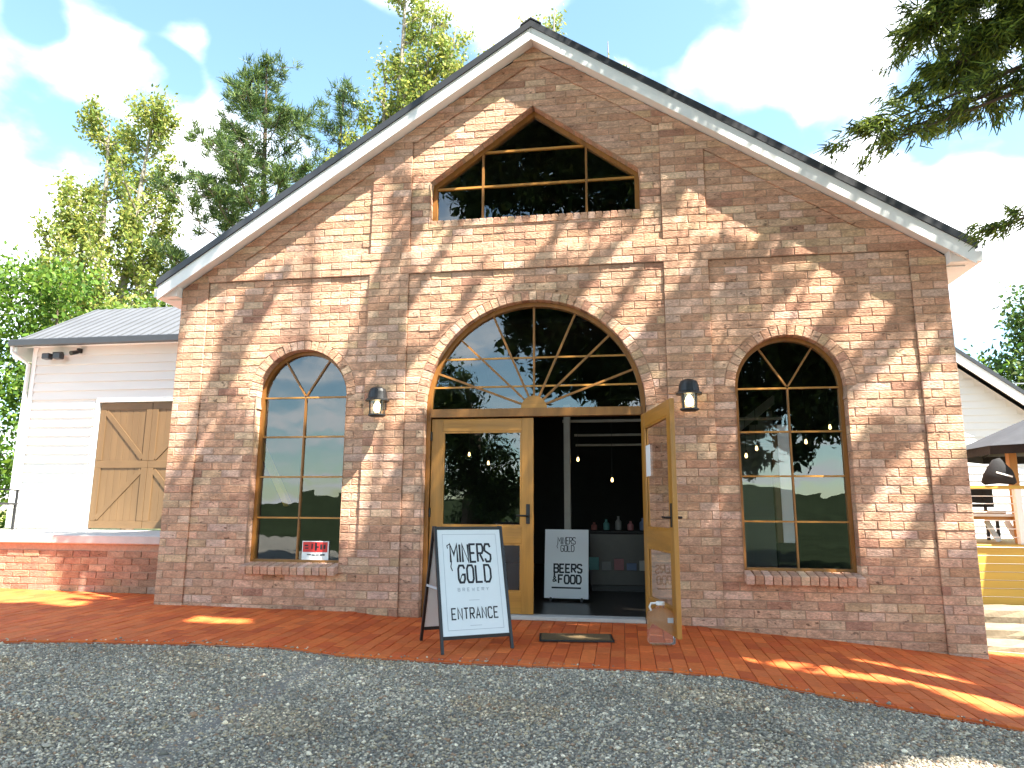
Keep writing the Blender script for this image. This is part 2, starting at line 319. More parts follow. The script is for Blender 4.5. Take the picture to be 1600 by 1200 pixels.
F = (fo[None]+np.arange(NS)[:, None, None]*6).reshape(-1, 3)
pal = np.array([(.20, .20, .20), (.13, .135, .14), (.28, .275, .26), (.22, .20, .165), (.42, .41, .39), (.17, .125, .10), (.19, .205, .215)])
ci = rng.choice(7, NS, p=[.24, .27, .15, .12, .08, .07, .07]); cc = pal[ci]*rng.uniform(.75, 1.25, (NS, 1))*np.array([2.15, 1.86, 1.45])
pt = np.sin(sx*1.7+np.sin(sy*2.3)*1.3)*np.sin(sy*2.9+sx*.6)+.6*np.sin(sx*4.1+1)*np.sin(sy*5.3+2); cc = cc*(1+.13*pt[:, None])*np.where((np.sin(sx*2.3+1.1)*np.sin(sy*3.7+sx) > .62)[:, None], np.array([1.06, 1.0, .92]), 1.0)
go = mesh_np('gravel', V.reshape(-1, 3), F, 'stones', col=np.repeat(cc, 6, 0)); tag(go, 'loose grey crushed gravel covering the drive', 'gravel', kind='stuff')

# ------------------------------------------------------------------ brick maker
def brick_geo(poly, y, dep, bev=.0045):
    """poly: 4 points (x,z) counter-clockwise seen from -y; chamfered face at y, sides back to y+dep"""
    n_ = len(poly); cx = sum(p[0] for p in poly)/n_; cz = sum(p[1] for p in poly)/n_
    ins = [(px+math.copysign(min(bev, abs(cx-px)*.5), cx-px), pz+math.copysign(min(bev, abs(cz-pz)*.5), cz-pz)) for px, pz in poly]
    v = [(a, y, b) for a, b in ins]+[(a, y+bev, b) for a, b in poly]+[(a, y+dep, b) for a, b in poly]
    f = [tuple(range(n_))]
    for i in range(n_):
        j = (i+1) % n_; f += [(i, i+n_, j+n_, j), (i+n_, i+2*n_, j+2*n_, j+n_)]
    return v, f
BPAL = np.array([(.47, .305, .225), (.50, .34, .26), (.44, .275, .195), (.54, .40, .30), (.41, .25, .18), (.51, .37, .31), (.49, .355, .245), (.34, .20, .15)])
BPP = [.26, .22, .15, .10, .09, .10, .06, .02]
def btint():
    c = BPAL[rng.choice(8, p=BPP)]*rng.uniform(.88, 1.12)*np.array([1.16, 1.05, .955]); return tuple(c*(1+rng.normal(0, .012, 3)))
def emit_bricks(lst, parent, m, nbig, indiv_name, rest_name, geo):
    """lst: [(poly, y, dep, size)] -> the nbig largest as own objects, the rest as one part"""
    order = sorted(range(len(lst)), key=lambda i: -lst[i][-1]); big = set(order[:nbig])
    rest = MB()
    for i, b in enumerate(lst):
        v, f = geo(*b[:-1]); c = b_t(b)
        if i in big: mb = MB(); mb.add(v, f, c); mb.build(indiv_name, m, parent)
        else: rest.add(v, f, c)
    if rest.v: tag(rest.build(rest_name, m, parent), kind='stuff')
def b_t(b): return btint()
def psize(poly, y):
    u, v, w_ = pix(np.array([(a, y, c) for a, c in poly])); 
    if u.max() < 0 or u.min() > 1600: return 0
    return area(list(zip(u, v)))

# ------------------------------------------------------------------ the brick hall
hall = empty('brick_hall'); tag(hall, 'pink recycled brick hall with gabled front, white barge boards and arched timber windows', 'building')
PA, PB, PC, REC = 4.14, 2.013, 1.515, .022
CH, BL, JT = .091, .254, .0095
SL = .66; WT = 6.85; BB = 6.65
WC, WR, WS, WSP = 2.816, .573, .50, 2.475          # side windows: centre, radius, sill, spring
DR, DSP = 1.272, 2.29                               # doorway half width, spring
GH, GB, GS, GA = 1.272, 4.623, 5.129, 6.056         # gable window
RING = .115
def hw_side(z):
    if z < WS-.10: return 0
    if z <= WSP: return WR
    q = (WR+RING)**2-(z-WSP)**2; return math.sqrt(q) if q > 0 else 0
def hw_door(z):
    if z <= DSP: return DR
    q = (DR+RING)**2-(z-DSP)**2; return math.sqrt(q) if q > 0 else 0
def hw_gab(z):
    if z < GB-.091 or z >= GA: return 0
    return GH if z <= GS else GH*(GA-z)/(GA-GS)
OPEN = [(-WC, hw_side), (WC, hw_side), (0, hw_door), (0, hw_gab)]
def plane(x, z):
    a = abs(x)
    if z < 3.954: rec = PB < a < PA or a < PC
    elif z > 4.227: rec = z < BB-SL*a and (a > PB or a < PC)
    else: rec = False
    return REC if rec else 0.0
bricks, cells = [], []
for kk in range(-4, 78):
    z0 = 3.954+(kk-43)*CH; z1 = z0+CH; zb, zt = z0+JT/2, z1-JT/2; zm = (z0+z1)/2
    ext = lambda z: min(4.5, (WT-z)/SL)
    if ext(z0) <= .02: break
    bd = [(-ext(z0), -max(ext(z1), 0), 0), (ext(z0), max(ext(z1), 0), 0)]
    holes = []
    for c, h in OPEN:
        if (h is hw_side and zm < WS-.085) or (h is hw_gab and zm < GB-.075): continue
        a, b = h(z0+1e-4), h(z1-1e-4)
        if a > 0 or b > 0:
            if h in (hw_side, hw_gab) and a == 0: a = b
            if h is hw_side and z0 < WSP < z1: a = WR
            zc_ = {hw_side: WSP+WR+RING, hw_door: DSP+DR+RING, hw_gab: GA}[h]+.004
            ex_ = (zc_,) if b == 0 and z0+.012 < zc_ < zt-.012 else ()
            bd += [(c-a, c-b, 1)+ex_, (c+a, c+b, 1)+ex_]; holes.append((c, max((a+b)/2, 1e-3)))
    for s in (-1, 1):
        for q in (PA, PB, PC): bd.append((s*q, s*q, 2))
        if z0 >= 4.2 and z1 < BB: bd.append((s*(BB-z0)/SL, s*(BB-z1)/SL, 2))
    bd = [b for b in bd if abs(b[0]+b[1])/2 <= (ext(z0)+max(ext(z1), 0))/2+1e-6]
    bd.sort(key=lambda b: b[0]+b[1])
    segs = []
    for a, b in zip(bd[:-1], bd[1:]):
        xm = (a[0]+a[1]+b[0]+b[1])/4
        if (b[0]+b[1])-(a[0]+a[1]) < .012 or any(abs(xm-c) < h for c, h in holes): continue
        p = plane(xm, zm)
        if segs and segs[-1][2] == p and segs[-1][1] == a and a[2] == 2: segs[-1] = (segs[-1][0], b, p)
        else: segs.append((a, b, p))
    off = (kk % 2)*BL/2+.03
    for a, b, p in segs:
        lo, hi = min(a[0], a[1]), max(b[0], b[1])
        xs_ = [x for x in np.arange(math.floor(lo/BL)*BL+off-BL, hi+BL, BL) if max(a[0], a[1])+.055 < x < min(b[0], b[1])-.055]
        ed = [a[:2]]+[(x, x) for x in xs_]+[b[:2]]
        for i, (l_, r_) in enumerate(zip(ed[:-1], ed[1:])):
            jl = .0015 if i == 0 else JT/2; jr = .0015 if i == len(ed)-2 else JT/2
            po = [(l_[0]+jl, zb), (r_[0]-jr, zb), (r_[1]-jr, zt), (l_[1]+jl, zt)]
            cells.append(([(l_[0], z0), (r_[0], z0), (r_[1], z1), (l_[1], z1)], p))
            if po[1][0]-po[0][0] < .012 and po[2][0]-po[3][0] < .012: continue
            if po[2][0] < po[3][0]: xm = (po[2][0]+po[3][0])/2; po[2] = (xm+.0005, zt); po[3] = (xm-.0005, zt)
            if po[1][0] < po[0][0]: xm = (po[1][0]+po[0][0])/2; po[1] = (xm+.0005, zb); po[0] = (xm-.0005, zb)
            if i == 0 and len(a) > 3 and po[3][0]+.02 < po[2][0]: po.append((po[3][0], a[3]))
            if i == len(ed)-2 and len(b) > 3 and po[3][0]+.02 < po[2][0]: po.insert(2, (po[2][0], b[3]))
            po = [(a_+rng.normal(0, .0013), b_+rng.normal(0, .0013)) for a_, b_ in po]; y = p+rng.normal(0, .002); bricks.append((po, y, .14-p, psize(po, y)))
# arch rings
for c, r0, zs in ((-WC, WR, WSP), (WC, WR, WSP), (0, DR, DSP)):
    n = round(math.pi*(r0+RING/2)/.092)
    for i in range(n):
        a0 = math.pi*i/n; a1 = math.pi*(i+1)/n; g_ = JT/2/(r0+RING/2)
        po = [(c+(r0+.001)*math.cos(a0+g_), zs+(r0+.001)*math.sin(a0+g_)), (c+(r0+RING-.005)*math.cos(a0+g_), zs+(r0+RING-.005)*math.sin(a0+g_)), (c+(r0+RING-.005)*math.cos(a1-g_), zs+(r0+RING-.005)*math.sin(a1-g_)), (c+(r0+.001)*math.cos(a1-g_), zs+(r0+.001)*math.sin(a1-g_))]
        y = REC+rng.normal(0, .0016); bricks.append((po, y, .14-REC, psize(po, y)))
mo = MB()
for po, p in cells:
    mo.add([(a, p+.0065, b) for a, b in po], [(0, 1, 2, 3)]); mo.add([(a, .235, b) for a, b in po], [(3, 2, 1, 0)])
for c, r0, zs in ((-WC, WR, WSP), (WC, WR, WSP), (0, DR, DSP)):
    mo.arc(c, zs, r0+.006, r0+RING+.07, REC+.0085, .236, a0=-.25 if c else -.1, a1=math.pi+(.25 if c else .1), n=54)
def strip(pts, y0=.012, y1=.235):
    v = []; f = []
    for i, (a, b) in enumerate(pts): v += [(a, y0, b), (a, y1, b)]
    for i in range(len(pts)-1): f.append((2*i, 2*i+1, 2*i+3, 2*i+2))
    mo.add(v, f)
for c in (-WC, WC): strip([(c-WR-.005, WSP), (c-WR-.005, WS-.1)]); strip([(c+WR+.005, WS-.1), (c+WR+.005, WSP)]); strip([(c-WR-.005, WS-.1), (c+WR+.005, WS-.1)])
strip([(-DR-.005, DSP), (-DR-.005, -.35)]); strip([(DR+.005, -.35), (DR+.005, DSP)])
_k = (GA-GS)/GH; mo.prism([(-.25, GA-.25*_k+.006), (0, GA+.006), (.25, GA-.25*_k+.006), (.25, GA-.25*_k+.08), (0, GA+.09), (-.25, GA-.25*_k+.08)], REC+.0105, REC+.05); strip([(GH+.005, GB-.09), (GH+.005, GS), (0, GA+.005), (-GH-.005, GS), (-GH-.005, GB-.09), (GH+.005, GB-.09)])
wall = mo.build('wall', 'mortar', hall)
emit_bricks(bricks, wall, 'brick', 300, 'brick', 'brickwork', brick_geo)
# side and rear walls, brick textured far from view
bt = bpy.data.materials.new('side_brick'); bt.use_nodes = True; t = bt.node_tree; p_ = t.nodes['Principled BSDF']; p_.inputs['Roughness'].default_value = .9
b_ = t.nodes.new('ShaderNodeTexBrick'); tcx = t.nodes.new('ShaderNodeTexCoord'); mpx = t.nodes.new('ShaderNodeMapping'); mpx.inputs['Rotation'].default_value = (R(90), 0, R(90))
t.links.new(tcx.outputs['Object'], mpx.inputs[0]); t.links.new(mpx.outputs[0], b_.inputs[0]); b_.inputs['Scale'].default_value = 1; b_.inputs['Brick Width'].default_value = .254; b_.inputs['Row Height'].default_value = .091; b_.inputs['Mortar Size'].default_value = .005
b_.inputs['Color1'].default_value = (.43, .27, .2, 1); b_.inputs['Color2'].default_value = (.36, .2, .145, 1); b_.inputs['Mortar'].default_value = (.28, .2, .15, 1); t.links.new(b_.outputs[0], p_.inputs[0])
for s in (-1, 1): MB().box(min(s*4.497, s*4.27), max(s*4.497, s*4.27), .1, 12, -.6, 3.87).build('side_wall', bt, hall)
rw = MB(); rw.prism([(-4.26, -.6), (4.26, -.6), (4.26, 3.9), (0, 6.8), (-4.26, 3.9)], 11.8, 12).build('rear_wall', bt, hall)

# roof: steel sheets with ribs, barge boards, soffits, gutters
for s in (-1, 1):
    rf = MB()
    def RZ(x, top): return top-SL*abs(x)
    po = [(0, 7.0), (s*4.74, RZ(4.74, 7.0)), (s*4.74, RZ(4.74, 7.09)), (0, 7.09)]
    if s < 0: po = po[::-1]
    rf.prism(po, -.195, 12.1)
    ro = rf.build('roof_sheet', 'char', hall)
    rb = MB()
    for yy in np.arange(.1, 12, .2): rb.bar((s*.03, yy, 7.10), (s*4.73, yy, RZ(4.73, 7.12)), .03, .025)
    rb.build('rib', 'char', ro)
    bg_ = MB(); po = [(s*.0015, 6.84), (s*4.72, RZ(4.72, 6.84)-.02), (s*4.72, RZ(4.72, 6.997)), (s*.0015, 6.997)]
    if s < 0: po = po[::-1]
    bg_.prism(po, -.175, -.148); bg_.build('barge_board', 'white', hall)
    sf = MB(); po = [(s*.002, 6.862), (s*4.70, RZ(4.70, 6.862)), (s*4.70, RZ(4.70, 6.875)), (s*.002, 6.875)]
    if s < 0: po = po[::-1]
    sf.prism(po, -.147, .02); sf.build('soffit', 'white', hall)
    gt = MB(); x0, x1 = sorted((s*4.70, s*4.82)); gt.prism([(x0, 3.76), (x1, 3.76), (x1, 3.87), (x0, 3.87)], -.10, 12.0); gt.build('gutter', 'white', hall)
    er = MB(); po = [(s*4.502, 3.762), (s*4.698, 3.762), (s*4.698, RZ(4.698, 6.86)), (s*4.502, RZ(4.502, 6.86))]; er.prism(po if s > 0 else po[::-1], -.10, .028); er.build('eave_return', 'white', hall)
    es = MB(); x0, x1 = sorted((s*4.50, s*4.70)); es.box(x0, x1, .03, 12, 3.745, 3.76); es.build('eave_soffit', 'white', hall)
rc = MB(); rc.prism([(-.13, 7.02), (0, 7.105), (.13, 7.02), (.13, 7.035), (0, 7.125), (-.13, 7.035)], -.20, 12.1); rc.build('ridge_cap', 'char', hall)

# side windows
for s in (-1, 1):
    c = s*WC; f = MB(); y0, y1 = .095, .165; w_ = .042
    f.box(c-WR+.002, c-WR+w_, y0, y1, WS, WSP); f.box(c+WR-w_, c+WR-.002, y0, y1, WS, WSP); f.box(c-WR+w_, c+WR-w_, y0-.012, y1, WS, WS+.045); f.arc(c, WSP, WR-w_, WR-.002, y0, y1)
    win = f.build('arched_window', 'frame', hall, loc=(0, .04, 0))
    zz = [WS+.045+(WSP-WS-.045)*i/4 for i in range(5)]; mw = .019; ri = WR-w_
    MB().box(c-mw/2, c+mw/2, .108, .150, WS+.045, WSP).build('muntin', 'frame', win)
    for z in zz[1:]:
        for sg in (-1, 1):
            a, b = sorted((c+sg*mw/2, c+sg*ri)); MB().box(a, b, .110, .148, z-mw/2, z+mw/2).build('muntin', 'timberh', win)
    for sg in (-1, 1):
        th = R(90-sg*32); MB().bar((c+.014*math.cos(th), .129, WSP+.024*math.sin(th)), (c+ri*math.cos(th), .129, WSP+ri*math.sin(th)), mw, .036, up=(0, 1, 0)).build('muntin', 'frame', win)
    out = [(c-ri-.01, WS+.03), (c+ri+.01, WS+.03)]+[(c+(ri+.01)*math.cos(a), WSP+(ri+.01)*math.sin(a)) for a in np.linspace(0, math.pi, 30)]
    P = [out]; up, lo = split(out, (0, WSP), (0, 1))
    L_ = cuts([lo], (c, 0), (1, 0))
    for z in zz[1:4]: L_ = cuts(L_, (0, z), (0, 1))
    U_ = [up]
    for sg in (-1, 1): th = R(90-sg*32); U_ = cuts(U_, (c, WSP), (-math.sin(th), math.cos(th)))
    panes(L_+U_, .131, win)
    n = 13; bw = (2*WR+.02)/n
    for i in range(n):
        mb = MB(); mb.cbox(-bw/2+.004, bw/2-.004, -.105, .13, -.047, .047, .006, c=btint())
        mb.build('sill_brick', 'brick', win, loc=(c-WR-.01+bw*(i+.5), -.045, WS-.048+rng.normal(0, .002)), rot=(R(9), 0, 0))
# gable window
f = MB(); y0, y1 = .095, .165; w_ = .055; k = (GA-GS)/GH; q = math.hypot(1, k)*w_
f.prism([(-GH+.002, GB), (-GH+w_, GB), (-GH+w_, GS-.01), (-GH+.002, GS)], y0, y1); f.prism([(GH-w_, GB), (GH-.002, GB), (GH-.002, GS), (GH-w_, GS-.01)], y0, y1); f.box(-GH+w_, GH-w_, y0, y1, GB-.02, GB+.025)
for s in (-1, 1):
    po = [(s*(GH-.002), GS), (0, GA), (0, GA-q), (s*(GH-w_), GS-q+k*w_)]
    f.prism(po if s > 0 else po[::-1], y0+.002, y1-.002)
gw = f.build('gable_window', 'frame', hall, loc=(0, .04, 0))
out = [(-GH+.04, GB), (GH-.04, GB), (GH-.04, GS-.02), (0, GA-.05), (-GH+.04, GS-.02)]
mw = .026
for x in (-.64, .64): MB().box(x-mw/2, x+mw/2, .108, .150, GB+.025, 5.545 if True else 0).build('muntin', 'frame', gw)
for a, b in ((-1.22, -.64-mw/2), (-.64+mw/2, .64-mw/2), (.64+mw/2, 1.22)): MB().box(a, b, .11, .148, 5.09-mw/2, 5.09+mw/2).build('muntin', 'timberh', gw)
MB().box(-.66, .66, .112, .146, 5.55-mw/2, 5.55+mw/2).build('muntin', 'timberh', gw)
up, lo = split(out, (0, 5.55), (0, 1)); Q = [lo]
for x in (-.64, .64): Q = cuts(Q, (x, 0), (1, 0))
Q = cuts(Q, (0, 5.09), (0, 1)); panes(Q+[up], .131, gw)
n = 29; bw = 2*GH/n
for i in range(n):
    mb = MB(); mb.cbox(-bw/2+.004, bw/2-.004, 0, .17, -.086, .0, .005, c=btint()); mb.build('sill_brick', 'brick', gw, loc=(-GH+bw*(i+.5), REC-.046+rng.normal(0, .0015), GB-.004), rot=(R(4), 0, 0))
# fanlight over the doors
f = MB(); w_ = .05; TB, TT = 2.20, 2.295
f.arc(0, DSP, DR-w_, DR-.002, .085, .175, n=40); f.box(-DR+.002, -DR+w_, .085, .175, -.05, DSP); f.box(DR-w_, DR-.002, .085, .175, -.05, DSP); f.box(-DR+w_, DR-w_, .070, .175, TB, TT)
fan = f.build('door_frame', 'frame', hall, loc=(0, .035, 0))
ri = DR-w_
hub = MB(); hub.prism([(.15*math.cos(a), TT+.15*math.sin(a)) for a in np.linspace(0, math.pi, 18)], .10, .155); hub.build('hub', 'timberh', fan)
for a in (-69, -46, -23.5, 0, 23.5, 46, 69):
    th = R(90-a); MB().bar((.145*math.cos(th), .129+.0004*a/23, TT+.145*math.sin(th)), (ri*math.cos(th), .129+.0004*a/23, DSP+ri*math.sin(th)), .024, .036, up=(0, 1, 0)).build('muntin', 'frame', fan)
for z in (2.56, 2.90):
    h = math.sqrt(ri**2-(z-DSP)**2)+.005; MB().box(-h, h, .120, .142, z-.010, z+.010).build('muntin', 'timberh', fan)
out = [(-ri-.01, TT-.01), (ri+.01, TT-.01)]+[((ri+.01)*math.cos(a), DSP+(ri+.01)*math.sin(a)) for a in np.linspace(0.01, math.pi-.01, 40)]
Q = [out]
for a in (-69, -46, -23.5, 0, 23.5, 46, 69):
    th = R(90-a); Q = cuts(Q, (0, TT), (-math.sin(th), math.cos(th)))
for z in (2.56, 2.90): Q = cuts(Q, (0, z), (0, 1))
panes(Q, .131, fan)
# door leaves: local x from hinge 0..1.2
def leaf(parent, hinge, ang, mirror, m_top):
    o = empty('door', hinge, ang, parent); W_ = 1.205; s = mirror
    def bx(x0, x1, z0, z1, y0=-.022, y1=.022): a, b = sorted((s*x0, s*x1)); return MB().cbox(a, b, y0, y1, z0, z1, .004)
    bx(0, .135, 0, 2.185).build('stile', 'timber', o); bx(W_-.135, W_, 0, 2.185).build('stile', 'timber', o)
    for z0, z1 in ((2.035, 2.183), (.76, .95), (.002, .235)): bx(.1355, W_-.1355, z0, z1, -.0205, .0205).build('rail', 'timberh', o)
    for z0, z1, m in ((.95, 2.035, m_top), (.235, .76, m_top)):
        a, b = sorted((s*.13, s*(W_-.13))); mb = MB(); mb.add([(a, .002, z0-.005), (b, .002, z0-.005), (b, -.001, z1+.005), (a, -.001, z1+.005)], [(0, 1, 2, 3)]); mb.build('pane', m, o)
        fr = MB()
        for x0, x1, za, zb_ in ((.135, .155, z0, z1), (W_-.155, W_-.135, z0, z1), (.155, W_-.155, z0, z0+.02), (.155, W_-.155, z1-.02, z1)):
            a, b = sorted((s*x0, s*x1)); fr.box(a, b, -.017, -.004, za, zb_); fr.box(a, b, .006, .017, za, zb_)
        fr.build('bead', 'timber', o)
    x = s*(W_-.06)
    for sy_ in (-1, 1):
        h = MB(); h.cbox(x-.022, x+.022, min(sy_*.0225, sy_*.030), max(sy_*.0225, sy_*.030), .98, 1.20, .003); h.tube([(x, sy_*.03, 1.07), (x, sy_*.072, 1.07), (x-s*.03, sy_*.078, 1.07), (x-s*.125, sy_*.075, 1.072)], .011, 8); h.build('handle', 'black', o)
    for z in (.22, 1.1, 1.98):
        MB().tube([(0, -.03, z-.05), (0, -.03, z+.05)], .012, 8).build('hinge', 'black', o)
    return o
leaf(hall, (-1.21, .165, 0), 0, 1, 'glass')
leaf(hall, (1.235, .05, 0), R(101.5), -1, 'dglass')
th_ = MB(); th_.cbox(-DR+.06, DR-.06, .03, .24, -.045, -.004, .006); th_.build('threshold', 'conc', hall)

# ------------------------------------------------------------------ paving
pav = MB(); xs = np.linspace(-16, 9, 101)
v = []; f = []
def back_y(x): return .9 if x < -4.5 else (.06 if x < 4.5 else 3.0)
for i, x in enumerate(xs): v += [(x, edge_y(x)-.01, ground_z(x, edge_y(x))+.012), (x, 0, pave_z(x, 0)-.016), (x, back_y(x), pave_z(x, 0)-.016)]
for i in range(100):
    for k in range(2): f.append((i*3+k, i*3+3+k, i*3+4+k, i*3+1+k))
pav.add(v, f); pave = pav.build('brick_paving', 'mortar'); tag(pave, kind='structure')
PPAL = np.array([(.62, .13, .028), (.58, .115, .025), (.64, .15, .034), (.54, .10, .024), (.60, .14, .036)])
plist = []
pw, pl, pj_ = .1235, .240, .004
for i in range(int(-12/pw), int(8/pw)):
    x0, x1 = i*pw+pj_/2, (i+1)*pw-pj_/2; off = (i % 2)*pl/2
    for j in range(-16, 6):
        y0, y1 = j*pl+off+pj_/2, (j+1)*pl+off-pj_/2
        xm = (x0+x1)/2; lim = back_y(xm)-.002
        if xm > 4.5: lim = .55
        if y0 > lim-.02: continue
        y1 = min(y1, lim); e0, e1 = float(edge_y(x0)), float(edge_y(x1))
        if y1 < max(e0, e1)+.03: continue
        a0, a1 = max(y0, e0), max(y0, e1)
        if y1-max(a0, a1) < .02: continue
        plist.append((x0, x1, a0, a1, y1))
def paver_geo(x0, x1, a0, a1, y1, dz):
    b = .004; P = [(x0, a0), (x1, a1), (x1, y1), (x0, y1)]; I = [(x0+b, a0+b), (x1-b, a1+b), (x1-b, y1-b), (x0+b, y1-b)]
    v = [(x, y, float(pave_z(x, y))+dz) for x, y in I]+[(x, y, float(pave_z(x, y))+dz-b) for x, y in P]+[(x, y, float(pave_z(x, y))-.05) for x, y in P]
    f = [(0, 1, 2, 3)]
    for i in range(4):
        j = (i+1) % 4; f += [(i+4, j+4, j, i), (i+8, j+8, j+4, i+4)]
    return v, f
lst = []
for q in plist:
    dz = rng.normal(0, .0016); cx = [(q[0], q[2]), (q[1], q[3]), (q[1], q[4]), (q[0], q[4])]
    u, vv, _w = pix(np.array([(a, b, float(pave_z(a, b))) for a, b in cx])); inside = 0 <= u.mean() <= 1600 and vv.mean() < 1200
    lst.append((*q, dz, area(list(zip(u, vv))) if inside else 0))
def b_t(b): return tuple(PPAL[rng.choice(5)]*rng.uniform(.88, 1.12))
emit_bricks(lst, pave, 'paver', 300, 'paver', 'paver_field', paver_geo)
def b_t(b): return btint()

# ------------------------------------------------------------------ interior of the hall
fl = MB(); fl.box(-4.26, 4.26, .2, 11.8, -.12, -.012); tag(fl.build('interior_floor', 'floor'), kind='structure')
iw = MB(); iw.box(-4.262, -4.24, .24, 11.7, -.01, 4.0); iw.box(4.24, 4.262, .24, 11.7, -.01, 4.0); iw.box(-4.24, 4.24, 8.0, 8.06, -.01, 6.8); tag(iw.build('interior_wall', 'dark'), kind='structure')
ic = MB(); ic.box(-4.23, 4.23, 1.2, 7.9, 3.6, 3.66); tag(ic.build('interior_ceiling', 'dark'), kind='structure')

# ------------------------------------------------------------------ lanterns
def lantern(loc, label):
    o = empty('wall_lantern', loc); tag(o, label, 'lantern', 'coach lanterns beside the doorway')
    MB().cbox(-.045, .045, -.02, 0, .10, .34, .004).build('back_plate', 'black', o)
    MB().tube([(0, -.02, .30), (0, -.07, .335), (0, -.115, .325)], .012, 8).build('arm', 'black', o)
    c = MB(); c.lathe([(.012, .375), (.035, .37), (.068, .345), (.078, .31), (.088, .225), (.108, .205), (.108, .19), (.02, .19)][::-1], 20, 0, -.125); c.build('cap', 'black', o)
    g_ = MB(); g_.lathe([(.066, .022), (.072, .19)], 20, 0, -.125); g_.f = g_.f[:-2]; gl = g_.build('glass', 'lglass', o, smooth=True)
    b = MB(); b.lathe([(.012, .05), (.03, .07), (.036, .11), (.028, .15), (.012, .185)], 14, 0, -.125); b.build('bulb', 'bulb', o, smooth=True)
    r_ = MB()
    for k in range(4):
        a = R(45+90*k); r_.bar((.069*math.cos(a), -.125+.069*math.sin(a), .02), (.076*math.cos(a), -.125+.076*math.sin(a), .195), .010)
    r_.build('cage', 'black', o)
    o.scale = (1.3, 1.2, .92)
    b2 = MB(); b2.lathe([(.02, -.012), (.06, -.006), (.078, .006), (.078, .022), (.02, .024)], 20, 0, -.125); b2.build('base', 'black', o)
    return o
lantern((-1.79, .0, 2.19), 'black coach lantern on the brick between left window and doorway')
lantern((1.73, .0, 2.20), 'black coach lantern above the open door leaf, right of the doorway')

# ------------------------------------------------------------------ lettering (stroke letters as flat ribbons)
GL = {
 'M': [[(0, 0), (0, 1), (.5, .42), (1, 1), (1, 0)]], 'I': [[(.5, 0), (.5, 1)]], 'N': [[(0, 0), (0, 1), (1, 0), (1, 1)]],
 'E': [[(1, 1), (0, 1), (0, 0), (1, 0)], [(.1, .5), (.8, .5)]], 'R': [[(0, 0), (0, 1), (.8, 1), (1, .86), (1, .62), (.8, .48), (.08, .48)], [(.45, .42), (1, 0)]],
 'S': [[(1, .82), (.82, 1), (.18, 1), (0, .84), (0, .62), (1, .38), (1, .16), (.82, 0), (.18, 0), (0, .18)]],
 'G': [[(1, .80), (.8, 1), (.2, 1), (0, .8), (0, .2), (.2, 0), (.8, 0), (1, .2), (1, .46), (.55, .46)]],
 'O': [[(.5, 1), (.2, 1), (0, .8), (0, .2), (.2, 0), (.8, 0), (1, .2), (1, .8), (.8, 1), (.48, 1)]], 'L': [[(0, 1), (0, 0), (1, 0)]],
 'D': [[(.0, 0), (0, 1), (.7, 1), (1, .75), (1, .25), (.7, 0), (.05, 0)]], 'B': [[(0, .0), (0, 1), (.8, 1), (1, .88), (1, .64), (.8, .52), (.08, .52)], [(.8, .50), (1, .38), (1, .12), (.8, 0), (.06, 0)]],
 'W': [[(0, 1), (.22, 0), (.5, .7), (.78, 0), (1, 1)]], 'Y': [[(0, 1), (.5, .5), (1, 1)], [(.5, .46), (.5, 0)]], 'T': [[(0, 1), (1, 1)], [(.5, .96), (.5, 0)]],
 'A': [[(0, 0), (.5, 1), (1, 0)], [(.25, .33), (.75, .33)]], 'C': [[(1, .80), (.8, 1), (.2, 1), (0, .8), (0, .2), (.2, 0), (.8, 0), (1, .2)]],
 'F': [[(1, 1), (0, 1), (0, 0)], [(.1, .52), (.8, .52)]], '&': [[(1, 0), (.2, .75), (.3, 1), (.62, 1), (.7, .78), (.05, .3), (.1, .05), (.4, 0), (.95, .42)]],
}
def ribbon(mb, pts, w, y):
    p = [np.array(q, float) for q in pts]; n = len(p); L_, R_ = [], []
    for i in range(n):
        d0 = p[i]-p[i-1] if i else p[1]-p[0]; d1 = p[i+1]-p[i] if i < n-1 else p[-1]-p[-2]
        d0 = d0/np.linalg.norm(d0); d1 = d1/np.linalg.norm(d1); n0 = np.array((-d0[1], d0[0])); n1 = np.array((-d1[1], d1[0])); m = n0+n1; m = m/(np.linalg.norm(m)+1e-9); s = w/2/max(.45, float(m@n0))
        L_.append(p[i]+m*s); R_.append(p[i]-m*s)
    v = [(q[0], y, q[1]) for q in L_]+[(q[0], y, q[1]) for q in R_]
    mb.add(v, [(n+i, n+i+1, i+1, i) for i in range(n-1)])
def word(mb, txt, cx, z, h, lw, gap, t, y, asp=None):
    ws = []
    for ch in txt: ws.append((lw*.25 if ch == 'I' else (lw*1.2 if ch in 'MW' else lw)) if ch != ' ' else lw*.6)
    tot = sum(ws)+gap*(len(txt)-1); x = cx-tot/2
    for ch, w_ in zip(txt, ws):
        for k, st in enumerate(GL.get(ch, [])): ribbon(mb, [(x+a*w_, z+b*h) for a, b in st], t, y-.0003*k)
        x += w_+gap
    return cx-tot/2

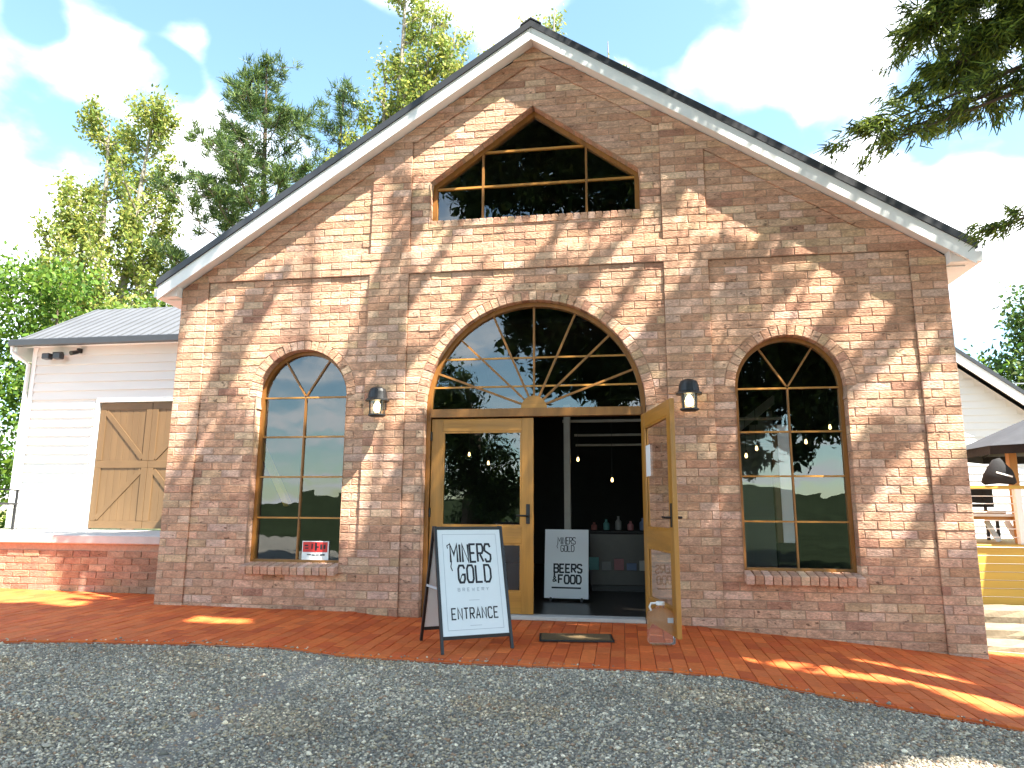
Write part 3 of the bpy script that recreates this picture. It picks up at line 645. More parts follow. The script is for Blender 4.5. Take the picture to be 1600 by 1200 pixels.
# ------------------------------------------------------------------ sandwich board
sbx, sby = -.45, -1.275; sb = empty('sandwich_board', (sbx, sby, float(pave_z(sbx, sby))), R(32.3))
tag(sb, 'white A-frame sandwich board with black frame reading MINERS GOLD and ENTRANCE', 'sign')
HW, SP, HT = .338, .325, 1.055
zg = lambda lx, ly: float(pave_z(sbx+lx*math.cos(R(32.3))-ly*math.sin(R(32.3)), sby+lx*math.sin(R(32.3))+ly*math.cos(R(32.3)))-pave_z(sbx, sby))
for s in (-1, 1):
    fr = MB()
    for e in (-1, 1): fr.bar((e*(HW-.014), s*SP, zg(e*HW, s*SP)+.001), (e*(HW-.014), s*.017, HT), .028, .024, up=(1, 0, 0))
    lean = (SP-.017)/HT
    fr.bar((-HW+.029, s*(.017+lean*(HT-1.04)), 1.04), (HW-.029, s*(.017+lean*(HT-1.04)), 1.04), .024, .028, up=(0, 0, 1)); fr.bar((-HW+.029, s*(SP-lean*.115), .115), (HW-.029, s*(SP-lean*.115), .115), .024, .028)
    fr.build('frame', 'black', sb)
    pn = MB(); z0, z1 = .130, 1.027
    yy = lambda z: s*(SP-lean*z)
    th = .006
    pn.add([(-HW+.029, yy(z0)-th, z0), (HW-.029, yy(z0)-th, z0), (HW-.029, yy(z1)-th, z1), (-HW+.029, yy(z1)-th, z1), (-HW+.029, yy(z0)+th, z0), (HW-.029, yy(z0)+th, z0), (HW-.029, yy(z1)+th, z1), (-HW+.029, yy(z1)+th, z1)],
           [(0, 1, 2, 3), (7, 6, 5, 4), (0, 4, 5, 1), (1, 5, 6, 2), (2, 6, 7, 3), (3, 7, 4, 0)])
    p = pn.build('panel', 'board', sb)
    if s < 0:
        def place(mb, m, nm):
            mb.v = [(x, -(SP-lean*z)-th-.0015+(y), z) for x, y, z in mb.v]; mb.build(nm, m, p)
        t1 = MB(); t3 = MB(); t4 = MB(); x0 = word(t1, 'MINERS', .0, .74, .155, .054, .019, .0185, 0); ribbon(t1, [(x0-.004, .90), (x0-.03, .885), (x0-.024, .86)], .008, -.0006); ribbon(t1, [(x0+.004, .74), (x0-.004, .70), (x0+.010, .665)], .009, -.0006)
        word(t3, 'GOLD', .025, .565, .145, .060, .024, .0185, 0); ribbon(t3, [(-.10, .63), (-.118, .585), (-.103, .555)], .008, -.0009)
        word(t4, 'ENTRANCE', .0, .262, .088, .038, .019, .0115, 0); place(t1, 'ink', 'lettering'); place(t3, 'ink', 'lettering'); place(t4, 'ink', 'lettering')
        t2 = MB(); word(t2, 'BREWERY', 0, .492, .026, .019, .026, .006, 0); ribbon(t2, [(-.05, .415), (.05, .415)], .004, 0); ribbon(t2, [(-.055, .207), (.055, .207)], .004, 0)
        a, b, c_, d = -.262, .262, .175, .985; ribbon(t2, [(a, c_), (b, c_), (b, d), (a, d), (a, c_+.004)], .004, 0); place(t2, 'greyline', 'border')
MB().bar((-HW+.004, -SP*.52, .52), (-HW+.004, SP*.52, .52), .003, .022).build('stay', 'greyline', sb)

# doormat
dm = empty('doormat', (.53, -.86, float(pave_z(.53, -.86))), R(6)); tag(dm, 'narrow brown coir doormat lying in front of the doorway', 'doormat')
MB().cbox(-.33, .33, -.17, .17, .003, .022, .006).build('pile', 'mat', dm)
bd_ = MB(); bd_.box(-.335, .335, -.184, -.171, .003, .019); bd_.box(-.335, .335, .171, .184, .003, .019); bd_.box(-.347, -.331, -.184, .184, .003, .0185); bd_.box(.331, .347, -.184, .184, .003, .0185); bd_.build('border', 'black', dm)

# water jug holding the door
jx, jy = 1.318, -.985; jg = empty('water_jug', (jx, jy, float(pave_z(jx, jy))), R(8)); tag(jg, 'clear plastic water jug standing against the open door leaf', 'jug')
def rr(hw, hd, z, k=.03, n=4):
    o = []
    for cx_, cy_, a0 in ((hw-k, hd-k, 0), (-hw+k, hd-k, 90), (-hw+k, -hd+k, 180), (hw-k, -hd+k, 270)):
        for i in range(n+1): a = R(a0+90*i/n); o.append((cx_+k*math.cos(a), cy_+k*math.sin(a), z))
    return o
jb = MB(); rings = [rr(.10, .075, .004), rr(.118, .09, .018), rr(.12, .092, .10), rr(.117, .09, .17), rr(.12, .092, .245), rr(.108, .08, .285), rr(.06, .05, .312, .025), rr(.036, .036, .325, .034), rr(.036, .036, .345, .034)]
for r_ in rings: jb.v += r_
m_ = len(rings[0])
for i in range(len(rings)-1):
    for k in range(m_): jb.f.append((i*m_+k, i*m_+(k+1) % m_, (i+1)*m_+(k+1) % m_, (i+1)*m_+k))
jb.f += [tuple(range(m_-1, -1, -1)), tuple(range((len(rings)-1)*m_, len(rings)*m_))]
jb.build('body', 'plastic', jg, smooth=True)
cp = MB(); cp.lathe([(.030, .346), (.040, .346), (.042, .352), (.042, .372), (.034, .378), (.01, .378)], 18); cp.build('cap', 'white', jg)
hd_ = MB(); hd_.tube([(-.085, 0, .295), (-.10, 0, .33), (-.085, 0, .36), (-.035, 0, .362)], .010, 8); hd_.build('carry_handle', 'white', jg)
lb = MB(); lb.box(.045, .098, -.0945, -.0930, .20, .245); lb.build('sticker', 'greyline', jg)

# paper notice on the open leaf
nx_, nyy = 1.235+.62*math.cos(R(-101.5)), .05+.62*math.sin(R(-101.5))
nt_ = MB(); nt_.box(-.11, .11, -.0008, .0008, -.165, .165); no = nt_.build('paper_notice', 'paper', None, loc=(1.235+.24*math.sin(R(11.5))-.012, .05-.24*math.cos(R(11.5)), 1.66), rot=(0, 0, R(101.5)))
tag(no, 'white sheet of paper taped inside the glass of the open door', 'notice')
# red and white card in the left window
wc_ = empty('window_card', (-2.585, .150, .545)); tag(wc_, 'red and white printed card standing in the bottom of the left window', 'card')
MB().box(-.165, .165, 0, .004, 0, .215).build('sheet', 'paper', wc_)
MB().box(-.155, .150, -.0022, -.001, .088, .205).build('red_panel', 'redink', wc_)
mk = MB()
for i, (a, b, c_, d) in enumerate([(-.13, -.085, .125, .14), (-.135, -.09, .155, .172), (-.05, -.032, .12, .185), (-.005, .02, .105, .195), (.012, .045, .14, .155), (.06, .085, .118, .18), (.10, .125, .125, .175), (-.10, -.05, .055, .065), (-.04, .0, .05, .062), (.01, .05, .052, .063), (.06, .12, .05, .066)]): mk.box(a, b, -.0036, -.0026, c_, d)
mk.build('print', 'ink', wc_)

# board inside the doorway
pb = empty('menu_board', (.26, 1.55, -.012), R(-4)); tag(pb, 'white board reading BEERS & FOOD standing just inside the dark doorway', 'sign')
ln = .10
bp = MB(); x0, x1, z0, z1 = -.285, .285, .04, .90
Yf = lambda z: -.10+.12*z
bp.add([(x0, Yf(z0)-.006, z0), (x1, Yf(z0)-.006, z0), (x1, Yf(z1)-.006, z1), (x0, Yf(z1)-.006, z1), (x0, Yf(z0)+.006, z0), (x1, Yf(z0)+.006, z0), (x1, Yf(z1)+.006, z1), (x0, Yf(z1)+.006, z1)], [(0, 1, 2, 3), (7, 6, 5, 4), (0, 4, 5, 1), (1, 5, 6, 2), (2, 6, 7, 3), (3, 7, 4, 0)])
bpo = bp.build('panel', 'paper', pb)
t1 = MB(); x0 = word(t1, 'MINERS', 0, .715, .085, .034, .009, .009, 0); word(t1, 'GOLD', .012, .62, .08, .036, .010, .009, 0); ribbon(t1, [(x0-.002, .715), (x0-.012, .685), (x0, .66)], .007, -.0006)
t5 = MB(); word(t5, 'BEERS', .02, .36, .10, .054, .022, .021, 0); ribbon(t5, [(-.155, .36), (-.155, .30)], .022, -.0008); word(t5, '&', -.15, .245, .06, .05, .01, .014, 0); word(t5, 'FOOD', .045, .225, .10, .056, .022, .021, 0); ribbon(t5, [(-.19, .17), (.19, .17)], .020, 0)

for q in (t1, t5): q.v = [(x, Yf(z)-.0075+y, z) for x, y, z in q.v]; q.build('lettering', 'ink', bpo)
lg = MB(); lg.bar((-.2, .16, 0.002), (-.2, .012, .86), .025); lg.bar((.2, .16, 0.002), (.2, .012, .86), .025); lg.bar((-.2, -.092, .002), (-.2, -.088, .05), .025); lg.bar((.2, -.092, .002), (.2, -.088, .05), .025); lg.build('easel', 'black', pb)

# interior things glimpsed through doors and panes
pc_ = empty('interior_post', (.24, 2.0, -.012)); tag(pc_, 'slender pale post standing inside the doorway', 'post'); MB().cbox(-.045, .045, -.045, .045, .0, 2.62, .006).build('shaft', 'joist', pc_); MB().cbox(-.09, .09, -.09, .09, 0.0005, .02, .004).build('foot_plate', 'black', pc_)
for i, (z, y) in enumerate(((2.40, 2.2), (2.24, 2.6), (2.12, 2.9))):
    q = MB(); q.tube([(.16 if i == 0 else .3, 0, 0), (3.2, 0, 0)], .018 if i else .022, 8); q.build('ceiling_pipe', 'joist', None, loc=(0, y, z))
    tag(bpy.context.scene.objects[-1] if False else COL.objects[-1], ('topmost', 'middle', 'lowest')[i]+' of three pale pipes running across inside the doorway', 'pipe', 'pipes inside the doorway')
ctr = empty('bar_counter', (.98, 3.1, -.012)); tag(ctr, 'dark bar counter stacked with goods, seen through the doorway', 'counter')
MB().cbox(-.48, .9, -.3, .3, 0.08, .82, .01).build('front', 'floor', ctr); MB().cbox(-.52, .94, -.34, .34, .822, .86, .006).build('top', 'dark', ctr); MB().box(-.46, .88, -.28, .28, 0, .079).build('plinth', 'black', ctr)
pl_ = [(.16, .05, .04), (.05, .14, .13), (.14, .13, .12), (.2, .07, .07), (.06, .08, .13), (.22, .2, .17)]
for i in range(14):
    c = pl_[i % 6]; m = mat('goods_%d' % i, tuple(1.6*q for q in c), .5)
    x = -.42+(i % 7)*.18; z = .862 if i < 7 else .30; h = .10+.10*((i*37) % 5)/5
    if i < 7: a = MB(); a.lathe([(.035, 0), (.045, .01), (.045, h*.7), (.018, h*.9), (.018, h*1.15)], 12); a.build('bottle', m, ctr, loc=(x, -.1+.05*(i % 3), z))
    else: a = MB(); a.cbox(-.07, .07, -.02, .02, 0, h, .004); a.build('packet', m, ctr, loc=(x, -.325, z))
wp = empty('white_post', (2.79, .62, -.012)); tag(wp, 'white painted post with a brown side behind the right window', 'post'); MB().cbox(-.02, .11, -.05, .05, .80, 2.13, .006).build('face', 'white', wp); MB().cbox(-.085, -.021, -.05, .05, .80, 2.13, .006).build('side_board', 'barn', wp); MB().cbox(-.085, .11, -.048, .052, 0, .7995, .006).build('base_post', 'dark', wp)
br = MB(); br.bar((-3.72, .55, 2.2), (-3.16, .55, 1.18), .07, .09, up=(0, 1, 0)); bo = br.build('timber_brace', 'deck'); tag(bo, 'pale diagonal timber brace behind the left window', 'brace')
bulbs = [(.85, 2.4, 1.57), (.37, 2.3, 1.86), (-1.25, 2.4, 1.95), (-.96, 2.4, 1.82), (2.55, 1.4, 1.83), (2.70, 1.5, 1.93), (3.05, 1.5, 1.88), (3.28, 1.4, 2.0), (3.55, 1.3, 2.17)]
BLAB = ['glowing pendant bulb hanging low in the open doorway right of the post', 'glowing pendant bulb close beside the pale post in the doorway', 'left of two glowing bulbs behind the closed door pane', 'right of two glowing bulbs behind the closed door pane', 'leftmost glowing bulb behind the right arched window', 'second glowing bulb from the left behind the right arched window', 'middle glowing bulb of five behind the right arched window', 'second glowing bulb from the right behind the right arched window', 'rightmost glowing bulb behind the right arched window']
b0 = None
for i, (x, y, z) in enumerate(bulbs):
    if b0 is None:
        b0 = empty('pendant_bulb', (x, y, z)); tag(b0, BLAB[0], 'bulb', 'pendant bulbs inside the hall')
        q = MB(); q.lathe([(.004, -.028), (.013, -.024), (.018, -.008), (.014, .012), (.010, .03)], 12); q.build('globe', 'pend', b0, smooth=True)
        q = MB(); q.lathe([(.012, .031), (.014, .034), (.014, .07), (.004, .075)], 10); q.build('socket', 'black', b0); q = MB(); q.tube([(0, 0, .075), (0, 0, 1.4)], .003, 6); q.build('cord', 'black', b0)
    else:
        c = b0.copy(); COL.objects.link(c); c.location = (x, y, z); c['label'] = BLAB[i]
        for ch in list(b0.children): d = ch.copy(); COL.objects.link(d); d.parent = c

# ------------------------------------------------------------------ weatherboard wing on the left with its loading dock
wing = empty('weatherboard_shed', (-7, 2.9, .76)); tag(wing, 'white weatherboard shed with pale steel roof and timber barn doors, left of the hall', 'building')
def W(mb): mb.v = [(x+7, y-2.9, z-.76) for x, y, z in mb.v]; return mb
WY = 2.9; XL, XR = -9.30, -4.52
DX0, DX1, DZ1 = -7.86, -5.90, 2.92
bh = .156
for i in range(21):
    z0 = .80+i*bh; z1 = z0+bh+.018
    if z0 > 3.85: break
    segs = [(XL+.09, DX0-.105), (DX1+.105, XR)] if z0 < DZ1+.06 else [(XL+.09, XR)]
    for a, b in segs:
        mb = MB(); mb.add([(a, WY-.034, z0), (b, WY-.034, z0), (b, WY-.004, z1), (a, WY-.004, z1), (a, WY, z0), (b, WY, z0), (b, WY+.006, z1), (a, WY+.006, z1)], [(0, 1, 2, 3), (7, 6, 5, 4), (0, 4, 5, 1), (1, 5, 6, 2), (2, 6, 7, 3), (3, 7, 4, 0)])
        W(mb).build('weatherboard', 'wboard', wing)
bk = MB(); bk.box(XL+.01, DX0-.02, WY+.007, WY+.1, .775, 3.95); bk.box(DX1+.02, XR, WY+.007, WY+.1, .775, 3.95); bk.box(DX0-.02, DX1+.02, WY+.0075, WY+.1, DZ1+.01, 3.95); bk.prism([(XL+.01, .78), (XL+.06, .78), (XL+.06, 3.95), (XL+.01, 3.95)], WY+.1, 6.2); W(bk).build('wall', 'wboard', wing)
for a, b in ((XL, XL+.09), (DX0-.075, DX0-.015)): W(MB().cbox(a, b, WY-.034, WY+.005, .785, 3.93 if a == XL else DZ1+.09, .004)).build('trim', 'white', wing)
W(MB().cbox(DX0-.014, DX1+.10, WY-.034, WY+.005, DZ1+.005, DZ1+.09, .004)).build('trim', 'white', wing)
W(MB().cbox(DX1+.015, DX1+.104, WY-.033, WY+.005, .785, DZ1+.002, .004)).build('trim', 'white', wing)
# barn doors: two leaves of upright planks with rails and braces
cxm = (DX0+DX1)/2
for s in (-1, 1):
    d = empty('barn_door', (0, 0, 0), 0, wing); a0, a1 = (DX0, cxm-.003) if s < 0 else (cxm+.003, DX1); n = 8; pw_ = (a1-a0)/n
    for i in range(n): W(MB().cbox(a0+i*pw_+.0015, a0+(i+1)*pw_-.0015, WY+.02+rng.uniform(0, .002), WY+.045, .80, DZ1-.004, .003)).build('plank', 'barn', d)
    zc_ = (.80+DZ1)/2
    for z in (.80, zc_-.06, DZ1-.125): W(MB().cbox(a0+.001, a1-.001, WY+.008, WY+.0195, z+.001, z+.12, .003)).build('rail', 'barnh', d)
    x0_, x1_ = (a0, a0+.11) if s > 0 else (a1-.11, a1)
    for xa in (a0, a1-.11):
        W(MB().cbox(xa+.001, xa+.11, WY+.007, WY+.0188, .925, zc_-.062, .004)).build('stile', 'barn', d); W(MB().cbox(xa+.001, xa+.11, WY+.007, WY+.0188, zc_+.064, DZ1-.128, .004)).build('stile', 'barn', d)
    ci, co = (a1-.11, a0+.11) if s < 0 else (a0+.11, a1-.11)
    for za, zb_ in ((zc_+.10, DZ1-.16), (zc_-.10, .96)): W(MB().bar((ci, WY+.0165, za), (co, WY+.0165, zb_), .085, .016, up=(0, 1, 0))).build('brace', 'barnh', d)
# roof and gutter
rf = MB(); ex = XL-.22
rf.prism([(0, 0), (1, 0), (1, 1), (0, 1)], 0, 1); rf.v, rf.f = [], []
def slab(p0, p1, p2, p3, t):
    rf.add([(*p0[:2], p0[2]), p1, p2, p3]+[(q[0], q[1], q[2]-t) for q in (p0, p1, p2, p3)], [(0, 1, 2, 3), (7, 6, 5, 4), (0, 4, 5, 1), (1, 5, 6, 2), (2, 6, 7, 3), (3, 7, 4, 0)])
slab((ex, WY-.22, 4.02), (XR, WY-.22, 4.02), (XR, 4.45, 5.09), (ex, 4.45, 5.09), .05); slab((ex, 4.45, 5.09), (XR, 4.45, 5.09), (XR, 6.4, 3.9), (ex, 6.4, 3.9), .05)
ro = W(rf).build('roof', 'zinc', wing)
rb = MB()
for x in np.arange(ex+.1, XR, .19): rb.bar((x, WY-.2, 4.045), (x, 4.44, 5.095), .025, .02)
W(rb).build('roof_rib', 'zinc', ro)
W(MB().cbox(ex-.02, XR, WY-.33, WY-.221, 3.90, 4.015, .01)).build('gutter', 'char', wing)
W(MB().box(ex, XR, WY-.22, WY+.0, 3.935, 3.95)).build('soffit', 'white', wing)
W(MB().prism([(ex-.005, 3.70), (ex+.06, 3.70), (ex+.06, 3.97), (ex-.005, 3.97)], WY-.20, 6.3)).build('verge_board', 'white', wing)
dp = MB(); dp.tube([(ex+.03, WY-.27, 3.90), (ex+.03, WY-.27, 3.80), (XL-.03, WY-.06, 3.62), (XL-.03, WY-.06, .8)], .035, 10); W(dp).build('downpipe', 'white', wing)
fl_ = empty('flood_light', (-8.78, WY-.05, 3.72)); tag(fl_, 'dark twin floodlight under the gutter at the shed corner', 'light'); MB().cbox(-.09, .09, -.03, .03, .05, .11, .006).build('bracket', 'black', fl_)
for s in (-1, 1): MB().cbox(s*.11-.07, s*.11+.07, -.16, -.05, -.04, .065, .012).build('lamp_head', 'char', fl_)
sc_ = empty('security_camera', (-8.35, WY-.08, 3.80)); tag(sc_, 'small black security camera under the shed gutter', 'camera'); MB().cbox(-.03, .03, -.02, .055, .0, .08, .006).build('mount', 'black', sc_); q = MB(); q.tube([(0, -.02, .01), (-.02, -.15, -.04)], [.035, .04], 12); q.build('body', 'black', sc_)
# dock
dock = empty('loading_dock', (-7, .85, 0)); tag(dock, 'low brick loading dock with pale concrete slab in front of the shed', 'platform')
def D(mb): mb.v = [(x+7, y-.85, z) for x, y, z in mb.v]; return mb
DY = .85
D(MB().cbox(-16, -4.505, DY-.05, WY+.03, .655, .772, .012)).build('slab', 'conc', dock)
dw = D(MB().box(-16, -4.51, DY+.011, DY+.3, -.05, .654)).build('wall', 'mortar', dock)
dl = []
for r_ in range(8):
    z0 = -.07+r_*.091; off = (r_ % 2)*BL/2
    for i in range(int(-9.6/BL), int(-4.5/BL)+1):
        a, b = i*BL+off-BL, i*BL+off
        b = min(b, -4.508)
        if b-a < .05: continue
        po = [(a+JT/2, z0+JT/2), (b-JT/2, z0+JT/2), (b-JT/2, z0+CH-JT/2), (a+JT/2, z0+CH-JT/2)]
        if po[2][1] > .65: continue
        y = DY+rng.normal(0, .003); dl.append(([(x+7, z) for x, z in po], y-DY, .06, psize(po, y)))
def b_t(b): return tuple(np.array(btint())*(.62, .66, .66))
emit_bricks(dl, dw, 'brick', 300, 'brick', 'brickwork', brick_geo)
def b_t(b): return btint()
# black chair on the dock
ch = empty('garden_chair', (-9.0, 2.2, .772), R(100)); tag(ch, 'black garden chair on the dock at the left edge', 'chair')
MB().cbox(-.24, .24, -.22, .24, .40, .435, .008).build('seat', 'black', ch); q = MB()
for x in np.linspace(-.20, .20, 6): q.bar((x, .235, .44), (x, .30, .82), .04, .02)
q.bar((-.24, .30, .84), (.24, .30, .84), .05, .03); q.build('backrest', 'black', ch)
for x in (-.21, .21):
    for y in (-.19, .21): q = MB(); q.bar((x, y, 0), (x, y, .40), .035); q.build('leg', 'black', ch)
    q = MB(); q.bar((x*1.12, -.2, .64), (x*1.12, .27, .66), .045, .025); q.bar((x*1.12, -.18, .40), (x*1.12, -.18, .63), .03); q.build('armrest', 'black', ch)

# ------------------------------------------------------------------ right side: stone steps, timber deck, umbrella, white house
def rock(name, x0, x1, y0, y1, z0, z1, label, seed):
    g_ = np.random.default_rng(seed); nx_, ny_, nz_ = 9, 5, 4; vs_ = {}; mb = MB(); F_ = []
    def vid(i, j, k):
        if (i, j, k) not in vs_:
            a, b, c = i/nx_, j/ny_, k/nz_; ex_ = [min(q, 1-q) for q in (a, b, c)]
            s = sum(1 for q in ex_ if q < .01); sh = .03*(s-1) if s > 1 else 0
            p = np.array([x0+(x1-x0)*a, y0+(y1-y0)*b, z0+(z1-z0)*c]); ctr_ = np.array([(x0+x1)/2, (y0+y1)/2, (z0+z1)/2]); p = p+(ctr_-p)/np.linalg.norm(ctr_-p)*sh+g_.normal(0, .011, 3)
            vs_[(i, j, k)] = len(mb.v); mb.v.append(tuple(p))
        return vs_[(i, j, k)]
    for i in range(nx_):
        for j in range(ny_): mb.f.append((vid(i, j, nz_), vid(i+1, j, nz_), vid(i+1, j+1, nz_), vid(i, j+1, nz_)))
        for k in range(nz_): mb.f.append((vid(i, 0, k), vid(i+1, 0, k), vid(i+1, 0, k+1), vid(i, 0, k+1)))
    for j in range(ny_):
        for k in range(nz_): mb.f.append((vid(0, j+1, k), vid(0, j, k), vid(0, j, k+1), vid(0, j+1, k+1))); mb.f.append((vid(nx_, j, k), vid(nx_, j+1, k), vid(nx_, j+1, k+1), vid(nx_, j, k+1)))
    o = mb.build(name, 'stone', None); tag(o, label, 'stone', 'sandstone blocks beside the hall'); return o
rock('sandstone_block', 5.00, 7.3, 1.95, 2.46, -.42, -.03, 'topmost long sandstone block under the yellow deck wall', 1)
rock('sandstone_block', 4.66, 6.4, 1.25, 1.85, -.45, -.17, 'middle sandstone block of the steps beside the hall corner', 2)
rock('sandstone_block', 4.62, 6.6, .70, 1.22, -.48, -.26, 'lowest flat sandstone block next to the brick paving', 3)
dk = empty('timber_deck', (6.5, 2.5, -.05)); tag(dk, 'yellow treated pine deck wall with white wire railing right of the hall', 'deck')
def K(mb): mb.v = [(x-6.5, y-2.5, z+.05) for x, y, z in mb.v]; return mb
for i in range(7): K(MB().cbox(4.6, 9.5, 2.50, 2.545, -.04+i*.105, -.04+i*.105+.099, .006)).build('wall_board', 'deck', dk)
for i in range(9): K(MB().cbox(4.7, 9.5, 2.47+i*.29, 2.47+i*.29+.284, .70, .728, .004)).build('floor_board', 'deck', dk)
K(MB().cbox(4.7, 9.5, 2.50, 2.60, 1.455, 1.50, .006)).build('top_rail', 'deck', dk)
for x in (5.05, 6.19, 7.6): K(MB().cbox(x-.04, x+.04, 2.512, 2.592, .729, 1.454, .005)).build('post', 'white', dk)
for z in (.82, .93, 1.04, 1.15, 1.26, 1.36): q = MB(); q.tube([(4.8, 2.552, z), (9.4, 2.552, z)], .007, 6); K(q).build('wire', 'white', dk)
K(MB().cbox(6.32, 6.42, 2.9, 3.0, .729, 2.0, .005)).build('timber_post', 'orange', dk)
tb = empty('picnic_table', (5.98, 3.3, .728)); tag(tb, 'white table with splayed legs on the deck behind the railing', 'table')
MB().cbox(-.42, .52, -.35, .35, .36, .40, .006).build('top', 'white', tb); MB().cbox(-.38, .48, -.30, .30, .30, .359, .006).build('apron', 'orange', tb)
for s in (-1, 1):
    for y in (-.28, .28): q = MB(); q.bar((s*.36+.05, y, 0), (s*.22+.05, y, .30), .07, .03, up=(0, 1, 0)); q.build('leg', 'white', tb)
bn = empty('bench', (6.1, 4.1, .728)); tag(bn, 'dark varnished bench behind the white deck table', 'bench'); MB().cbox(-.75, .6, -.17, .17, .40, .45, .005).build('seat', 'orange', bn); MB().cbox(-.75, .6, .16, .20, .50, .78, .005).build('backrest', 'dark', bn)
for x in (-.62, .48):
    for y in (-.13, .178): q = MB(); q.bar((x, y, 0), (x, y, .3995 if y < 0 else .78), .05, .03); q.build('leg', 'dark', bn)
bgp = MB(); prof = [(0, 0, .03), (.04, .02, .10), (.10, .10, .16), (.17, .18, .165), (.24, .20, .15), (.31, .13, .13), (.38, .06, .10), (.42, 0, .03)]
bag = empty('black_bag', (5.78, 2.50, 1.5015)); tag(bag, 'black bag slumped on the yellow deck rail', 'bag')
q = MB(); v = []
for x, h, d_ in prof:
    for k in range(10): a = math.pi*2*k/10; v.append((x, .05+d_*.62*math.cos(a), max(0.0, (.07+h*.62)+(.07+h*.55)*math.sin(a)) if 0 < x < .42 else .05+.02*math.sin(a)))
f = [(i*10+k, (i+1)*10+k, (i+1)*10+(k+1) % 10, i*10+(k+1) % 10) for i in range(7) for k in range(10)]+[tuple(range(10)), tuple(range(79, 69, -1))]
q.add(v, f); q.build('body', 'bag', bag, smooth=True); q = MB(); q.bar((.13, -.075, .17), (.33, -.062, .11), .02, .006, up=(0, 1, 0)); q.build('stripe', 'white', bag)
um = empty('market_umbrella', (7.45, 3.3, .728)); tag(um, 'dark grey market umbrella open over the deck', 'umbrella')
q = MB(); q.tube([(0, 0, 0), (0, 0, 2.2)], .025, 10); q.build('pole', 'white', um); q = MB(); q.lathe([(.26, 0), (.26, .05), (.06, .08), (.03, .14)], 16); q.build('base', 'char', um)
for k in range(8):
    a0, a1 = R(45*k+22.5), R(45*k+67.5); q = MB(); rr_ = 1.58
    q.add([(0, 0, 2.05), (rr_*math.cos(a0), rr_*math.sin(a0), 1.32), (rr_*math.cos((a0+a1)/2)*.97, rr_*math.sin((a0+a1)/2)*.97, 1.31), (rr_*math.cos(a1), rr_*math.sin(a1), 1.32)], [(0, 1, 2), (0, 2, 3)]); q.build('canopy_panel', 'umb', um)
    q = MB(); q.add([(rr_*math.cos(a0), rr_*math.sin(a0), 1.32), (rr_*math.cos(a1), rr_*math.sin(a1), 1.32), (rr_*math.cos(a1)*1.001, rr_*math.sin(a1)*1.001, 1.20), (rr_*math.cos(a0)*1.001, rr_*math.sin(a0)*1.001, 1.20)], [(0, 3, 2, 1)]); q.build('valance', 'bag', um)
    q = MB(); q.tube([(0, 0, 2.03), (rr_*.99*math.cos(a0), rr_*.99*math.sin(a0), 1.30)], .010, 6); q.build('rib', 'char', um)
wh = empty('white_house', (9, 8, 0)); tag(wh, 'white weatherboard house with dark gable roof behind the deck', 'building')
def Hh(mb): mb.v = [(x-9, y-8, z) for x, y, z in mb.v]; return mb
hx, hz_ = 6.6, 5.52; hs = .79
gz = lambda x: hz_-hs*abs(x-hx)
for i in range(38):
    z0 = -.3+i*.15; z1 = z0+.162
    xr = min(10.6, hx+(hz_-.25-z1)/hs); xl = max(2.6, hx-(hz_-.25-z1)/hs)
    if xr-xl < .2: break
    mb = MB(); mb.add([(xl, 7.976, z0), (xr, 7.976, z0), (xr, 7.996, z1), (xl, 7.996, z1), (xl, 8, z0), (xr, 8, z0), (xr, 8.004, z1), (xl, 8.004, z1)], [(0, 1, 2, 3), (7, 6, 5, 4), (0, 4, 5, 1), (1, 5, 6, 2), (2, 6, 7, 3), (3, 7, 4, 0)]); Hh(mb).build('weatherboard', 'wboard', wh)
q = MB(); q.prism([(2.6, -.4), (10.6, -.4), (10.6, gz(10.6)-.2), (hx, hz_-.2), (2.6, gz(2.6)-.2)], 8.01, 15); Hh(q).build('wall', 'wboard', wh)
for s in (-1, 1):
    po = [(hx, hz_-.02), (hx+s*4.3, gz(hx+4.3)-.02), (hx+s*4.3, gz(hx+4.3)+.07), (hx, hz_+.07)]; q = MB(); q.prism(po if s > 0 else po[::-1], 7.68, 15.2); Hh(q).build('roof_sheet', 'char', wh)
    po = [(hx+s*.001, hz_-.24), (hx+s*4.28, gz(hx+4.28)-.24), (hx+s*4.28, gz(hx+4.28)-.023), (hx+s*.001, hz_-.023)]; q = MB(); q.prism(po if s > 0 else po[::-1], 7.70, 7.73); Hh(q).build('barge_board', 'white', wh)
for s in (-1, 1):
    po = [(hx+s*.002, hz_-.10), (hx+s*4.27, gz(hx+4.27)-.10), (hx+s*4.27, gz(hx+4.27)-.075), (hx+s*.002, hz_-.075)]; q = MB(); q.prism(po if s > 0 else po[::-1], 7.732, 8.0); Hh(q).build('soffit', 'white', wh)
q = MB(); q.box(10.7, 17, 9, 9.05, -.4, 3.0); q.add([(10.75, 8.7, 3.85), (17, 8.7, 3.85), (17, 12, 4.5), (10.75, 12, 4.5)], [(0, 1, 2, 3)]); Hh(q).build('lean_to', 'zinc', wh)

